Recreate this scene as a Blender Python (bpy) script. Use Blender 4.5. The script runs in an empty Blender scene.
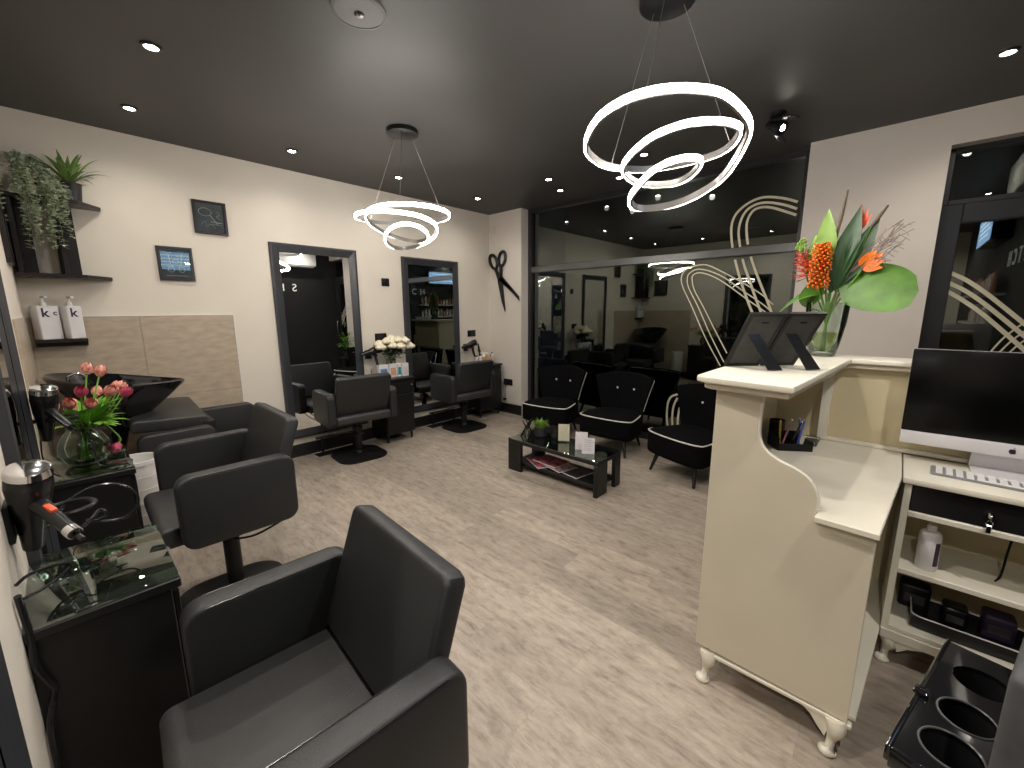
import bpy, bmesh, math, random
from mathutils import Vector, Matrix, Euler
random.seed(7)
PI = math.pi
sc = bpy.context.scene
COL = sc.collection
H = 2.82          # ceiling height
W = 5.22          # x of the dark wall on the right

# ------------------------------------------------------------------ materials
def mat(name, col, rough=0.5, metal=0.0, spec=0.5, noise=0.0, nscale=20, bump=0.0, bscale=200, coat=0.0, emis=None, estr=0.0, trans=0.0, ior=1.45, stretch=None, alpha=1.0):
    m = bpy.data.materials.new(name); m.use_nodes = True
    nt = m.node_tree; b = nt.nodes['Principled BSDF']
    c = (col[0], col[1], col[2], 1)
    b.inputs['Base Color'].default_value = c
    b.inputs['Roughness'].default_value = rough
    b.inputs['Metallic'].default_value = metal
    b.inputs['Specular IOR Level'].default_value = spec
    b.inputs['Coat Weight'].default_value = coat
    b.inputs['Transmission Weight'].default_value = trans
    b.inputs['IOR'].default_value = ior
    if emis:
        b.inputs['Emission Color'].default_value = (*emis, 1); b.inputs['Emission Strength'].default_value = estr
    tc = nt.nodes.new('ShaderNodeTexCoord')
    src = tc.outputs['Object']
    if stretch:
        mp = nt.nodes.new('ShaderNodeMapping'); mp.inputs['Scale'].default_value = stretch
        nt.links.new(src, mp.inputs['Vector']); src = mp.outputs['Vector']
    if noise > 0:
        n = nt.nodes.new('ShaderNodeTexNoise'); n.inputs['Scale'].default_value = nscale; n.inputs['Detail'].default_value = 6
        nt.links.new(src, n.inputs['Vector'])
        r = nt.nodes.new('ShaderNodeValToRGB')
        r.color_ramp.elements[0].position = 0.3; r.color_ramp.elements[1].position = 0.7
        r.color_ramp.elements[0].color = (*[max(0, x*(1-noise)) for x in col], 1)
        r.color_ramp.elements[1].color = (*[min(1, x*(1+noise)) for x in col], 1)
        nt.links.new(n.outputs['Fac'], r.inputs['Fac']); nt.links.new(r.outputs['Color'], b.inputs['Base Color'])
    if bump > 0:
        n2 = nt.nodes.new('ShaderNodeTexNoise'); n2.inputs['Scale'].default_value = bscale; n2.inputs['Detail'].default_value = 3
        nt.links.new(src, n2.inputs['Vector'])
        bp = nt.nodes.new('ShaderNodeBump'); bp.inputs['Strength'].default_value = bump; bp.inputs['Distance'].default_value = 0.002
        nt.links.new(n2.outputs['Fac'], bp.inputs['Height']); nt.links.new(bp.outputs['Normal'], b.inputs['Normal'])
    return m

M = {}
M['wall'] = mat('wall_paint', (0.70, 0.645, 0.56), 0.7, noise=0.02, nscale=3, bump=0.15, bscale=150)
M['wallw'] = mat('window_wall_paint', (0.70, 0.645, 0.585), 0.7, noise=0.02, nscale=3, bump=0.15, bscale=150)
M['ceil'] = mat('ceiling_paint', (0.054, 0.051, 0.049), 0.55, noise=0.05, nscale=2)
M['blackwall'] = mat('black_wall_paint', (0.014, 0.014, 0.015), 0.6, noise=0.1, nscale=4)
M['skirt'] = mat('black_skirting', (0.012, 0.012, 0.013), 0.35)
M['frame'] = mat('charcoal_frame', (0.035, 0.037, 0.042), 0.4, noise=0.15, nscale=8, bump=0.3, bscale=60, stretch=(1, 1, .2))
M['alu'] = mat('dark_aluminium', (0.03, 0.031, 0.033), 0.3, metal=0.3)
M['greyalu'] = mat('grey_aluminium', (0.11, 0.11, 0.11), 0.3, metal=0.5)
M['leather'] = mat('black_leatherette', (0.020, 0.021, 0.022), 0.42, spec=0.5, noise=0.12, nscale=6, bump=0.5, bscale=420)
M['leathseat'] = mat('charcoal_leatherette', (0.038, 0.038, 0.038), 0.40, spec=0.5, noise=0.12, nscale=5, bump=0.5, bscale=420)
M['blackmetal'] = mat('black_metal', (0.012, 0.012, 0.013), 0.35, metal=0.4)
M['blackplastic'] = mat('black_plastic', (0.012, 0.012, 0.013), 0.22)
M['gloss'] = mat('gloss_black_ceramic', (0.006, 0.006, 0.007), 0.06, coat=0.6)
M['blackwood'] = mat('black_wood', (0.006, 0.006, 0.006), 0.42, noise=0.3, nscale=12, stretch=(1, 1, .15))
M['shelfwood'] = mat('black_brown_wood', (0.016, 0.012, 0.011), 0.3, noise=0.3, nscale=12, stretch=(1, .2, 1))
M['chrome'] = mat('chrome', (0.75, 0.75, 0.77), 0.12, metal=1.0)
M['velvet'] = mat('black_velvet', (0.0035, 0.0035, 0.004), 0.9, spec=0.08, noise=0.2, nscale=30)
M['piping'] = mat('white_piping', (0.62, 0.62, 0.58), 0.5, noise=0.03)
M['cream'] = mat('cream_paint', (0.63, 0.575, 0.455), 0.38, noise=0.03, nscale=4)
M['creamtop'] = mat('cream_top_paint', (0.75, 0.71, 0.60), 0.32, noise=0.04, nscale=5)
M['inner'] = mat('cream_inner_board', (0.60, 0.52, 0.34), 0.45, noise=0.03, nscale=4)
M['white'] = mat('white_plastic', (0.72, 0.71, 0.69), 0.35, noise=0.02)
M['whitecard'] = mat('white_card', (0.74, 0.72, 0.73), 0.5, noise=0.02)
M['creamcard'] = mat('cream_card', (0.66, 0.62, 0.48), 0.55, noise=0.03)
M['silver'] = mat('silver_plastic', (0.68, 0.66, 0.68), 0.3, metal=0.1)
M['keyw'] = mat('white_key', (0.8, 0.79, 0.78), 0.4)
M['screen'] = mat('black_screen', (0.002, 0.002, 0.0022), 0.22, spec=0.25)
M['ink'] = mat('dark_ink', (0.02, 0.015, 0.03), 0.5)
M['green'] = mat('leaf_green', (0.09, 0.21, 0.025), 0.45, noise=0.35, nscale=14)
M['tgreen'] = mat('tulip_leaf_green', (0.16, 0.36, 0.035), 0.4, noise=0.25, nscale=10)
M['dgreen'] = mat('dark_leaf_green', (0.02, 0.065, 0.016), 0.4, noise=0.3, nscale=12)
M['lgreen'] = mat('lime_leaf_green', (0.20, 0.34, 0.05), 0.45, noise=0.25, nscale=12)
M['sage'] = mat('sage_leaf', (0.50, 0.55, 0.43), 0.6, noise=0.3, nscale=20)
M['fern'] = mat('fern_green', (0.13, 0.22, 0.06), 0.5, noise=0.4, nscale=15)
M['tulip'] = mat('tulip_pink', (0.74, 0.27, 0.21), 0.45, noise=0.55, nscale=60)
M['tulip2'] = mat('tulip_magenta', (0.45, 0.05, 0.12), 0.4, noise=0.4, nscale=25)
M['orange'] = mat('orange_petal', (0.82, 0.17, 0.01), 0.45, noise=0.3, nscale=40)
M['red'] = mat('coral_petal', (0.72, 0.10, 0.04), 0.45, noise=0.4, nscale=40)
M['yellowp'] = mat('yellow_stamen', (0.8, 0.5, 0.1), 0.5)
M['rose'] = mat('white_rose', (0.78, 0.72, 0.55), 0.5, noise=0.06, nscale=40)
M['twig'] = mat('grey_twig', (0.22, 0.15, 0.13), 0.7, noise=0.3, nscale=30)
M['brownstem'] = mat('brown_bud', (0.14, 0.10, 0.06), 0.6, noise=0.3)
M['clay'] = mat('black_pot', (0.015, 0.015, 0.016), 0.5)
M['gold'] = mat('gold_foil', (0.75, 0.50, 0.2), 0.3, metal=0.6)
M['blue'] = mat('blue_print', (0.10, 0.22, 0.42), 0.5, noise=0.5, nscale=60)
M['teal'] = mat('teal_print', (0.03, 0.26, 0.30), 0.5)
M['peach'] = mat('peach_print', (0.62, 0.34, 0.22), 0.5, noise=0.4, nscale=70)
M['purple'] = mat('dark_purple_print', (0.035, 0.022, 0.055), 0.5)
M['brushed'] = mat('grey_backing', (0.055, 0.055, 0.055), 0.6, noise=0.15, nscale=30)
M['greycloth'] = mat('dark_grey_padding', (0.05, 0.05, 0.053), 0.7, noise=0.2, nscale=30)
M['brass'] = mat('brass', (0.5, 0.35, 0.12), 0.3, metal=1)
M['penblue'] = mat('blue_pen', (0.06, 0.10, 0.45), 0.35)
M['penyellow'] = mat('yellow_pen', (0.6, 0.42, 0.05), 0.4)
M['penpink'] = mat('pink_pen', (0.5, 0.2, 0.28), 0.4)
M['decal'] = mat('cream_vinyl', (0.66, 0.61, 0.45), 0.55, noise=0.02)
M['signw'] = mat('white_sign_letter', (0.75, 0.75, 0.72), 0.4, emis=(1, .95, .85), estr=0.25)
M['spk'] = mat('grey_mesh', (0.16, 0.16, 0.16), 0.6, noise=0.3, nscale=300)
M['ringm'] = mat('ring_aluminium', (0.22, 0.21, 0.20), 0.35, metal=0.7)
M['ringe'] = mat('ring_diffuser', (0.9, 0.9, 0.9), 0.5, emis=(1.0, 0.94, 0.87), estr=54)
M['led'] = mat('led_lens', (0.9, 0.9, 0.9), 0.5, emis=(1.0, 0.92, 0.82), estr=60)
M['wire'] = mat('steel_wire', (0.45, 0.44, 0.42), 0.4, metal=0.8)
M['asph'] = mat('street_asphalt', (0.02, 0.02, 0.02), 0.8, noise=0.3)
M['night'] = mat('night_facade_brick', (0.02, 0.018, 0.016), 0.9, noise=0.3)

def glass_mat(name, tint=(1, 1, 1), rough=0.0, refl=0.12, through=0.9):
    m = bpy.data.materials.new(name); m.use_nodes = True; nt = m.node_tree
    for n in list(nt.nodes): nt.nodes.remove(n)
    out = nt.nodes.new('ShaderNodeOutputMaterial')
    tr = nt.nodes.new('ShaderNodeBsdfTransparent'); tr.inputs[0].default_value = (*[through*t for t in tint], 1)
    gl = nt.nodes.new('ShaderNodeBsdfGlossy'); gl.inputs['Roughness'].default_value = rough; gl.inputs[0].default_value = (0.90, 0.96, 0.90, 1)
    lw = nt.nodes.new('ShaderNodeLayerWeight'); lw.inputs['Blend'].default_value = 0.25
    mr = nt.nodes.new('ShaderNodeMapRange'); mr.inputs['From Min'].default_value = 0; mr.inputs['From Max'].default_value = 1
    mr.inputs['To Min'].default_value = refl; mr.inputs['To Max'].default_value = 0.9
    nt.links.new(lw.outputs['Fresnel'], mr.inputs['Value'])
    mx = nt.nodes.new('ShaderNodeMixShader')
    nt.links.new(mr.outputs[0], mx.inputs[0]); nt.links.new(tr.outputs[0], mx.inputs[1]); nt.links.new(gl.outputs[0], mx.inputs[2])
    nt.links.new(mx.outputs[0], out.inputs[0])
    return m
M['pane'] = glass_mat('dark_window_glass', (0.5, 0.52, 0.5), refl=0.10)
M['glass'] = glass_mat('clear_glass', (0.93, 0.97, 0.94), refl=0.03, through=0.96)
M['topglass'] = glass_mat('table_glass', (0.9, 0.96, 0.96), refl=0.22, through=0.8)
M['water'] = glass_mat('vase_water', (0.80, 0.88, 0.55), refl=0.02, through=0.9)
mm = mat('mirror_silver', (0.86, 0.88, 0.88), 0.0, metal=1.0); M['mirror'] = mm

def floor_mat():
    m = bpy.data.materials.new('grey_oak_vinyl'); m.use_nodes = True; nt = m.node_tree; b = nt.nodes['Principled BSDF']
    L = nt.links
    tc = nt.nodes.new('ShaderNodeTexCoord')
    br = nt.nodes.new('ShaderNodeTexBrick'); br.offset = 0.37; br.inputs['Scale'].default_value = 1
    br.inputs['Brick Width'].default_value = 1.2; br.inputs['Row Height'].default_value = 0.18; br.inputs['Mortar Size'].default_value = 0.0015
    br.inputs['Color1'].default_value = (0.0, 0, 0, 1); br.inputs['Color2'].default_value = (1, 1, 1, 1); br.inputs['Mortar'].default_value = (0.2, .2, .2, 1)
    L.new(tc.outputs['Object'], br.inputs['Vector'])
    mp = nt.nodes.new('ShaderNodeMapping'); mp.inputs['Scale'].default_value = (3.2, 11, 1)
    L.new(tc.outputs['Object'], mp.inputs['Vector'])
    add = nt.nodes.new('ShaderNodeVectorMath'); add.operation = 'ADD'
    L.new(mp.outputs[0], add.inputs[0])
    sc_ = nt.nodes.new('ShaderNodeVectorMath'); sc_.operation = 'SCALE'; sc_.inputs['Scale'].default_value = 7
    L.new(br.outputs['Color'], sc_.inputs[0]); L.new(sc_.outputs[0], add.inputs[1])
    n1 = nt.nodes.new('ShaderNodeTexNoise'); n1.inputs['Scale'].default_value = 2.2; n1.inputs['Detail'].default_value = 9; n1.inputs['Roughness'].default_value = 0.76; n1.inputs['Distortion'].default_value = 0.35
    L.new(add.outputs[0], n1.inputs['Vector'])
    r1 = nt.nodes.new('ShaderNodeValToRGB')
    e = r1.color_ramp.elements; e[0].position = 0.28; e[0].color = (0.175, 0.14, 0.115, 1); e[1].position = 0.70; e[1].color = (0.475, 0.405, 0.335, 1)
    k = e.new(0.47); k.color = (0.35, 0.295, 0.24, 1)
    L.new(n1.outputs['Fac'], r1.inputs['Fac'])
    # darker knots and scuffs
    n2 = nt.nodes.new('ShaderNodeTexNoise'); n2.inputs['Scale'].default_value = 9; n2.inputs['Detail'].default_value = 4
    mp2 = nt.nodes.new('ShaderNodeMapping'); mp2.inputs['Scale'].default_value = (1.4, 3.5, 1)
    L.new(tc.outputs['Object'], mp2.inputs['Vector']); L.new(mp2.outputs[0], n2.inputs['Vector'])
    r2 = nt.nodes.new('ShaderNodeValToRGB'); r2.color_ramp.elements[0].position = 0.30; r2.color_ramp.elements[0].color = (0.66, .62, .58, 1)
    r2.color_ramp.elements[1].position = 0.46; r2.color_ramp.elements[1].color = (1, 1, 1, 1)
    L.new(n2.outputs['Fac'], r2.inputs['Fac'])
    mul = nt.nodes.new('ShaderNodeMixRGB'); mul.blend_type = 'MULTIPLY'; mul.inputs[0].default_value = 0.6
    L.new(r1.outputs[0], mul.inputs[1]); L.new(r2.outputs[0], mul.inputs[2])
    # plank to plank tone
    mr = nt.nodes.new('ShaderNodeMapRange'); mr.inputs['To Min'].default_value = 0.84; mr.inputs['To Max'].default_value = 1.08
    L.new(br.outputs['Color'], mr.inputs['Value'])
    mul2 = nt.nodes.new('ShaderNodeMixRGB'); mul2.blend_type = 'MULTIPLY'; mul2.inputs[0].default_value = 1
    L.new(mul.outputs[0], mul2.inputs[1]); L.new(mr.outputs[0], mul2.inputs[2])
    L.new(mul2.outputs[0], b.inputs['Base Color'])
    b.inputs['Roughness'].default_value = 0.48
    bp = nt.nodes.new('ShaderNodeBump'); bp.inputs['Strength'].default_value = 0.12; bp.inputs['Distance'].default_value = 0.002
    L.new(n1.outputs['Fac'], bp.inputs['Height']); L.new(bp.outputs[0], b.inputs['Normal'])
    return m
M['floor'] = floor_mat()
M['tile'] = mat('beige_travertine', (0.44, 0.365, 0.28), 0.35, noise=0.13, nscale=5, stretch=(1, 2, 6))

# ------------------------------------------------------------------ mesh builder
class MB:
    def __init__(s): s.bm = bmesh.new()
    def _add(s, geom_fn, mtx=None):
        n0 = len(s.bm.verts); geom_fn(); s.bm.verts.ensure_lookup_table()
        vs = s.bm.verts[n0:]
        if mtx is not None:
            for v in vs: v.co = mtx @ v.co
        return vs
    def box(s, x0, x1, y0, y1, z0, z1, bev=0, seg=2, mtx=None):
        t = bmesh.new()
        bmesh.ops.create_cube(t, size=1)
        for v in t.verts: v.co = Vector(((x0+x1)/2+v.co.x*(x1-x0), (y0+y1)/2+v.co.y*(y1-y0), (z0+z1)/2+v.co.z*(z1-z0)))
        if bev > 0:
            bmesh.ops.bevel(t, geom=t.edges[:], offset=bev, segments=seg, profile=0.5, affect='EDGES', clamp_overlap=True)
        s.merge(t, mtx); return s
    def merge(s, t, mtx=None):
        if mtx is not None:
            for v in t.verts: v.co = mtx @ v.co
        me = bpy.data.meshes.new('t'); t.to_mesh(me); t.free(); s.bm.from_mesh(me); bpy.data.meshes.remove(me)
    def prism(s, pts, a, b, axis='x', bev=0, seg=2, mtx=None):
        """closed outline pts (u,v) extruded from a to b along the axis: x->(y,z), y->(x,z), z->(x,y)"""
        t = bmesh.new()
        def P(u, v, w):
            return {'x': (w, u, v), 'y': (u, w, v), 'z': (u, v, w)}[axis]
        lo = [t.verts.new(P(u, v, a)) for u, v in pts]; hi = [t.verts.new(P(u, v, b)) for u, v in pts]
        n = len(pts)
        f1 = t.faces.new(lo); f2 = t.faces.new(hi[::-1])
        for i in range(n): t.faces.new((lo[i], hi[i], hi[(i+1) % n], lo[(i+1) % n]))
        bmesh.ops.recalc_face_normals(t, faces=t.faces[:])
        if bev > 0:
            cap = [e for e in t.edges if e.is_manifold and (f1 in e.link_faces or f2 in e.link_faces)]
            bmesh.ops.bevel(t, geom=cap, offset=bev, segments=seg, profile=0.5, affect='EDGES', clamp_overlap=True)
        s.merge(t, mtx); return s
    def tube(s, pts, r, n=8, closed=False, cap=True):
        pts = [Vector(p) for p in pts]; N = len(pts)
        rs = r if isinstance(r, (list, tuple)) else [r]*N
        rings = []; up = None
        for i, p in enumerate(pts):
            a = pts[(i-1) % N] if (closed or i > 0) else p; c = pts[(i+1) % N] if (closed or i < N-1) else p
            d = (c-a).normalized() if (c-a).length > 1e-9 else Vector((0, 0, 1))
            if up is None: up = d.orthogonal().normalized()
            up = (up - d*up.dot(d));
            up = up.normalized() if up.length > 1e-6 else d.orthogonal().normalized()
            q = d.cross(up)
            rings.append([s.bm.verts.new(p+(up*math.cos(2*PI*k/n)+q*math.sin(2*PI*k/n))*rs[i]) for k in range(n)])
        for i in range(N if closed else N-1):
            A = rings[i]; B = rings[(i+1) % N]
            for k in range(n): s.bm.faces.new((A[k], A[(k+1) % n], B[(k+1) % n], B[k]))
        if cap and not closed:
            s.bm.faces.new(rings[0][::-1]); s.bm.faces.new(rings[-1])
        return s
    def lathe(s, prof, c=(0, 0, 0), n=32, cap0=True, cap1=True, sx=1, sy=1):
        rings = [[s.bm.verts.new((c[0]+r*sx*math.cos(2*PI*k/n), c[1]+r*sy*math.sin(2*PI*k/n), c[2]+z)) for k in range(n)] for r, z in prof]
        for A, B in zip(rings, rings[1:]):
            for k in range(n): s.bm.faces.new((A[k], A[(k+1) % n], B[(k+1) % n], B[k]))
        if cap0: s.bm.faces.new(rings[0][::-1])
        if cap1: s.bm.faces.new(rings[-1])
        return s
    def cyl(s, p0, p1, r0, r1=None, n=16):
        return s.tube([p0, p1], [r0, r0 if r1 is None else r1], n)
    def ball(s, c, rx, ry=None, rz=None, u=12, v=8, mtx=None):
        t = bmesh.new(); bmesh.ops.create_uvsphere(t, u_segments=u, v_segments=v, radius=1)
        ry = rx if ry is None else ry; rz = rx if rz is None else rz
        for w in t.verts:
            q = Vector((w.co.x*rx, w.co.y*ry, w.co.z*rz))
            if mtx: q = mtx @ q
            w.co = q+Vector(c)
        s.merge(t); return s
    def grid(s, fn, nu, nv, closeu=False):
        V = [[s.bm.verts.new(fn(i/(nu if closeu else nu), j/nv)) for j in range(nv+1)] for i in range(nu if closeu else nu+1)]
        for i in range(nu):
            A = V[i]; B = V[(i+1) % len(V)]
            for j in range(nv): s.bm.faces.new((A[j], B[j], B[j+1], A[j+1]))
        return V
    def leaf(s, p0, p1, w, sag=0.0, side=None, n=8, fold=0.25, tip=1.0, shape=None):
        """pointed leaf from p0 to p1, arched by sag (upwards), width w"""
        p0 = Vector(p0); p1 = Vector(p1); d = p1-p0
        sd = Vector(side) if side else d.cross(Vector((0, 0, 1)))
        if sd.length < 1e-5: sd = Vector((1, 0, 0))
        sd.normalize(); nn = sd.cross(d).normalized()
        L, Cc, R_ = [], [], []
        for i in range(n+1):
            t = i/n
            c = p0+d*t+Vector((0, 0, 1))*sag*4*t*(1-t)
            ww = w*(shape(t) if shape else math.sin(PI*min(1, t**0.75)))*0.5
            if i in (0, n): ww = max(ww, 0.0008)
            Cc.append(s.bm.verts.new(c)); L.append(s.bm.verts.new(c+sd*ww+nn*ww*fold)); R_.append(s.bm.verts.new(c-sd*ww+nn*ww*fold))
        for i in range(n):
            s.bm.faces.new((L[i], L[i+1], Cc[i+1], Cc[i])); s.bm.faces.new((Cc[i], Cc[i+1], R_[i+1], R_[i]))
        return s
    def build(s, name, material, parent=None, smooth=True, loc=None, ang=35, thick=0, recalc=True):
        me = bpy.data.meshes.new(name)
        if recalc: bmesh.ops.recalc_face_normals(s.bm, faces=s.bm.faces[:])
        s.bm.to_mesh(me); s.bm.free()
        me.materials.append(material)
        if smooth:
            me.polygons.foreach_set('use_smooth', [True]*len(me.polygons))
            me.set_sharp_from_angle(angle=math.radians(ang))
        o = bpy.data.objects.new(name, me); COL.objects.link(o)
        if parent: o.parent = parent
        if loc: o.location = loc
        if thick:
            md = o.modifiers.new('solid', 'SOLIDIFY'); md.thickness = thick; md.offset = 0
        return o

def tag(o, label, cat, group=None, kind=None):
    o['label'] = label
    if cat: o['category'] = cat
    if group: o['group'] = group
    if kind: o['kind'] = kind
    return o
def thing(name, label, cat, loc=(0, 0, 0), rz=0, group=None):
    o = bpy.data.objects.new(name, None); COL.objects.link(o); o.empty_display_size = 0.1
    o.location = loc; o.rotation_euler = (0, 0, rz)
    return tag(o, label, cat, group)
def struct(name, b, m, smooth=False):
    o = b.build(name, m, smooth=smooth); o['kind'] = 'structure'; return o
def copy_tree(o, parent=None):
    c = o.copy(); COL.objects.link(c); c.parent = parent
    for ch in list(o.children): copy_tree(ch, c)
    return c
def dup(src, loc, rz, label, group=None):
    c = copy_tree(src); c.location = loc; c.rotation_euler = (0, 0, rz); c['label'] = label
    if group: c['group'] = group
    return c
def rrect(w, h, r, n=5, cx=0, cy=0):
    pts = []
    for (sx, sy, a0) in ((1, 1, 0), (-1, 1, 90), (-1, -1, 180), (1, -1, 270)):
        for i in range(n+1):
            a = math.radians(a0+90*i/n)
            pts.append((cx+sx*(w/2-r)+r*math.cos(a), cy+sy*(h/2-r)+r*math.sin(a)))
    return pts
def catmull(pts, k=6, closed=False):
    P = [Vector(p) for p in pts]; out = []; n = len(P)
    for i in range(n if closed else n-1):
        p0 = P[(i-1) % n] if (closed or i > 0) else P[i]; p1 = P[i]; p2 = P[(i+1) % n]; p3 = P[(i+2) % n] if (closed or i < n-2) else P[(i+1) % n]
        for j in range(k):
            t = j/k
            out.append(0.5*((2*p1)+(p2-p0)*t+(2*p0-5*p1+4*p2-p3)*t*t+(3*p1-p0-3*p2+p3)*t**3))
    if not closed: out.append(P[-1])
    return out
def text_mesh(name, txt, size, m, parent, mtx, depth=0.001, bold=False):
    cu = bpy.data.curves.new(name, 'FONT'); cu.body = txt; cu.size = size; cu.extrude = depth; cu.align_x = 'CENTER'; cu.align_y = 'CENTER'
    if bold: cu.offset = size*0.02
    to = bpy.data.objects.new('tmp_text', cu); COL.objects.link(to)
    dg = bpy.context.evaluated_depsgraph_get(); me = bpy.data.meshes.new_from_object(to.evaluated_get(dg))
    bpy.data.objects.remove(to); bpy.data.curves.remove(cu)
    me.transform(mtx); me.materials.clear(); me.materials.append(m); me.name = name
    o = bpy.data.objects.new(name, me); COL.objects.link(o)
    if parent: o.parent = parent
    return o
# ------------------------------------------------------------------ camera
cam = bpy.data.cameras.new('camera'); co = bpy.data.objects.new('camera', cam); COL.objects.link(co)
cam.sensor_fit = 'HORIZONTAL'; cam.sensor_width = 36; cam.lens = 36*414.5/1024; cam.clip_start = 0.02
yaw, pitch, roll = [math.radians(a) for a in (-42.8, 10.18, -0.3)]
fwd = Vector((math.sin(yaw)*math.cos(pitch), math.cos(yaw)*math.cos(pitch), -math.sin(pitch)))
rt = Vector((math.cos(yaw), -math.sin(yaw), 0)); up = rt.cross(fwd)
r2 = rt*math.cos(roll)+up*math.sin(roll); u2 = -rt*math.sin(roll)+up*math.cos(roll)
mw = Matrix((( r2.x, u2.x, -fwd.x, 4.45), (r2.y, u2.y, -fwd.y, -4.34), (r2.z, u2.z, -fwd.z, 1.5), (0, 0, 0, 1)))
co.matrix_world = mw; sc.camera = co

# ------------------------------------------------------------------ the room
YN = -4.50        # face of the near station wall
YB = -6.6         # back of the passage behind the camera
PX = 3.755         # left edge of the pier beside the window
b = MB(); b.box(-0.15, W+0.15, YB-.15, 0.35, -0.10, 0.0); struct('floor', b, M['floor'])
b = MB(); b.box(-0.15, W+0.15, YB-.15, 0.35, H, H+0.1); struct('ceiling', b, M['ceil'])
b = MB(); b.box(-0.15, 0, YN-.15, 0.15, 0, H); struct('wall_left', b, M['wall'])
b = MB(); b.box(0, 4.05, YN-.15, YN, 0, H); b.box(3.90, 4.05, YB, YN-.15, 0, H); struct('wall_near', b, M['wall'])
b = MB(); b.box(3.90, W+.15, YB-.15, YB, 0, H); struct('wall_back', b, M['wall'])
b = MB(); b.box(W, W+0.15, YB, 0.3, 0, H); struct('wall_right', b, M['blackwall'])
b = MB(); b.box(0, 0.61, 0, 0.30, 0, H); b.box(PX, 4.575, 0, 0.30, 0, H); b.box(4.575, W, 0, .30, 2.60, H)
struct('wall_window', b, M['wallw'])
b = MB(); b.box(0, 0.016, YN, 0, 0, .13); struct('baseboard_left', b, M['skirt'])
b = MB(); b.box(0.016, 0.615, -0.016, 0, 0, .14); b.box(PX, 4.57, -.016, 0, 0, .14); struct('baseboard_window', b, M['skirt'])
b = MB(); b.box(0.016, 4.05, YN, YN+.016, 0, .13); struct('baseboard_near', b, M['skirt'])
# beige wall tiles round the wash corner
def tiles(name, segs, axis):
    b = MB()
    for (a0, a1) in segs:
        for (z0, z1) in ((0.13, 0.80), (0.802, 1.465)):
            if axis == 'x': b.box(0, 0.010, a0, a1, z0, z1, .001, 1)
            else: b.box(a0, a1, YN, YN+0.010, z0, z1, .001, 1)
    return struct(name, b, M['tile'])
tiles('trim_1', [(YN+.01, -3.902), (-3.9, -3.26)], 'x')
tiles('trim_2', [(0.0, .60), (.602, 1.15)], 'y')
b = MB(); b.box(0, .012, -3.26, -3.252, .13, 1.47); b.box(0, .012, YN+.01, -3.252, 1.465, 1.472); struct('trim_3', b, M['white'])

# shop window: black frame, transom, two panes
WY = 0.19
b = MB()
b.box(0.61, 0.665, WY-.05, WY+.05, 0, H, .003, 1)
b.box(PX-.05, PX, WY-.05, WY+.05, 0, H, .003, 1)
b.box(0.665, PX-.05, WY-.05, WY+.05, 0, .07)
b.box(0.665, PX-.05, WY-.05, WY+.05, H-.05, H)
struct('trim_4', b, M['alu'])
b = MB(); b.box(.665, PX-.05, WY-.045, WY+.05, 1.995, 2.070, .004, 1); struct('trim_5', b, M['greyalu'])
b = MB(); b.box(.665, PX-.05, WY-.004, WY+.004, .07, 1.995); w1 = struct('window_1', b, M['pane'])
b = MB(); b.box(.665, PX-.05, WY-.004, WY+.004, 2.070, H-.05); w2 = struct('window_2', b, M['pane'])
# entrance door with fanlight, in the recess at the right
b = MB()
b.box(4.575, 4.69, .10, .18, 0, 2.22, .004, 1)
b.box(4.575, 4.61, .10, .18, 2.22, 2.6, .004, 1)
b.box(4.69, W, .10, .18, 2.09, 2.22, .004, 1)
b.box(4.61, W, .10, .18, 2.22, 2.25)
b.box(4.61, W, .10, .18, 2.575, 2.6)
b.box(4.69, W, .10, .18, 0, .18)
b.box(5.13, W, .10, .18, .18, 2.09)
d1 = struct('door_1', b, M['alu'])
b = MB(); b.box(4.69, 5.13, .150, .158, .18, 2.09); struct('window_3', b, M['pane'])
b = MB(); b.box(4.61, W, .150, .158, 2.25, 2.575); struct('window_4', b, M['pane'])
b = MB(); b.tube([(5.16, .10, .95), (5.16, .05, .95), (5.16, .05, 1.25), (5.16, .10, 1.25)], .010); o = b.build('door_handle', M['chrome'], d1)
# the dark street outside
b = MB(); b.box(-3, 9, .37, 6, -.25, -.12); o = struct('ground_street', b, M['asph'])
b = MB(); b.box(-3, 9, 6, 6.2, -.25, 5); o = struct('wall_street', b, M['night'])

# vinyl decals and a thin line loop on the glass (flat marks on the pane)
def ribbon(b, pts, w, y):
    P = catmull([(x, 0, z) for x, z in pts], 8)
    V = []
    for i, p in enumerate(P):
        a = P[max(0, i-1)]; c = P[min(len(P)-1, i+1)]; d = (c-a).normalized(); n = Vector((-d.z, 0, d.x))
        V.append([b.bm.verts.new((p.x+n.x*w/2, y, p.z+n.z*w/2)), b.bm.verts.new((p.x-n.x*w/2, y, p.z-n.z*w/2))])
    for A, B in zip(V, V[1:]): b.bm.faces.new((A[0], B[0], B[1], A[1]))
TH = [[(3.70, 2.385), (3.6, 2.43), (3.47, 2.465), (3.38, 2.46), (3.29, 2.42), (3.22, 2.35), (3.195, 2.25), (3.21, 2.11), (3.25, 1.95), (3.32, 1.74), (3.41, 1.52), (3.48, 1.37), (3.55, 1.22)],
      [(3.70, 2.33), (3.61, 2.375), (3.49, 2.415), (3.4, 2.42), (3.32, 2.385), (3.275, 2.31), (3.26, 2.20), (3.285, 2.06), (3.33, 1.90), (3.39, 1.75), (3.47, 1.55), (3.55, 1.37), (3.62, 1.22)],
      [(3.70, 2.28), (3.63, 2.315), (3.51, 2.37), (3.42, 2.385), (3.36, 2.36), (3.325, 2.28), (3.33, 2.17), (3.36, 2.03), (3.405, 1.90), (3.48, 1.72), (3.56, 1.54), (3.63, 1.36)]]
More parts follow.
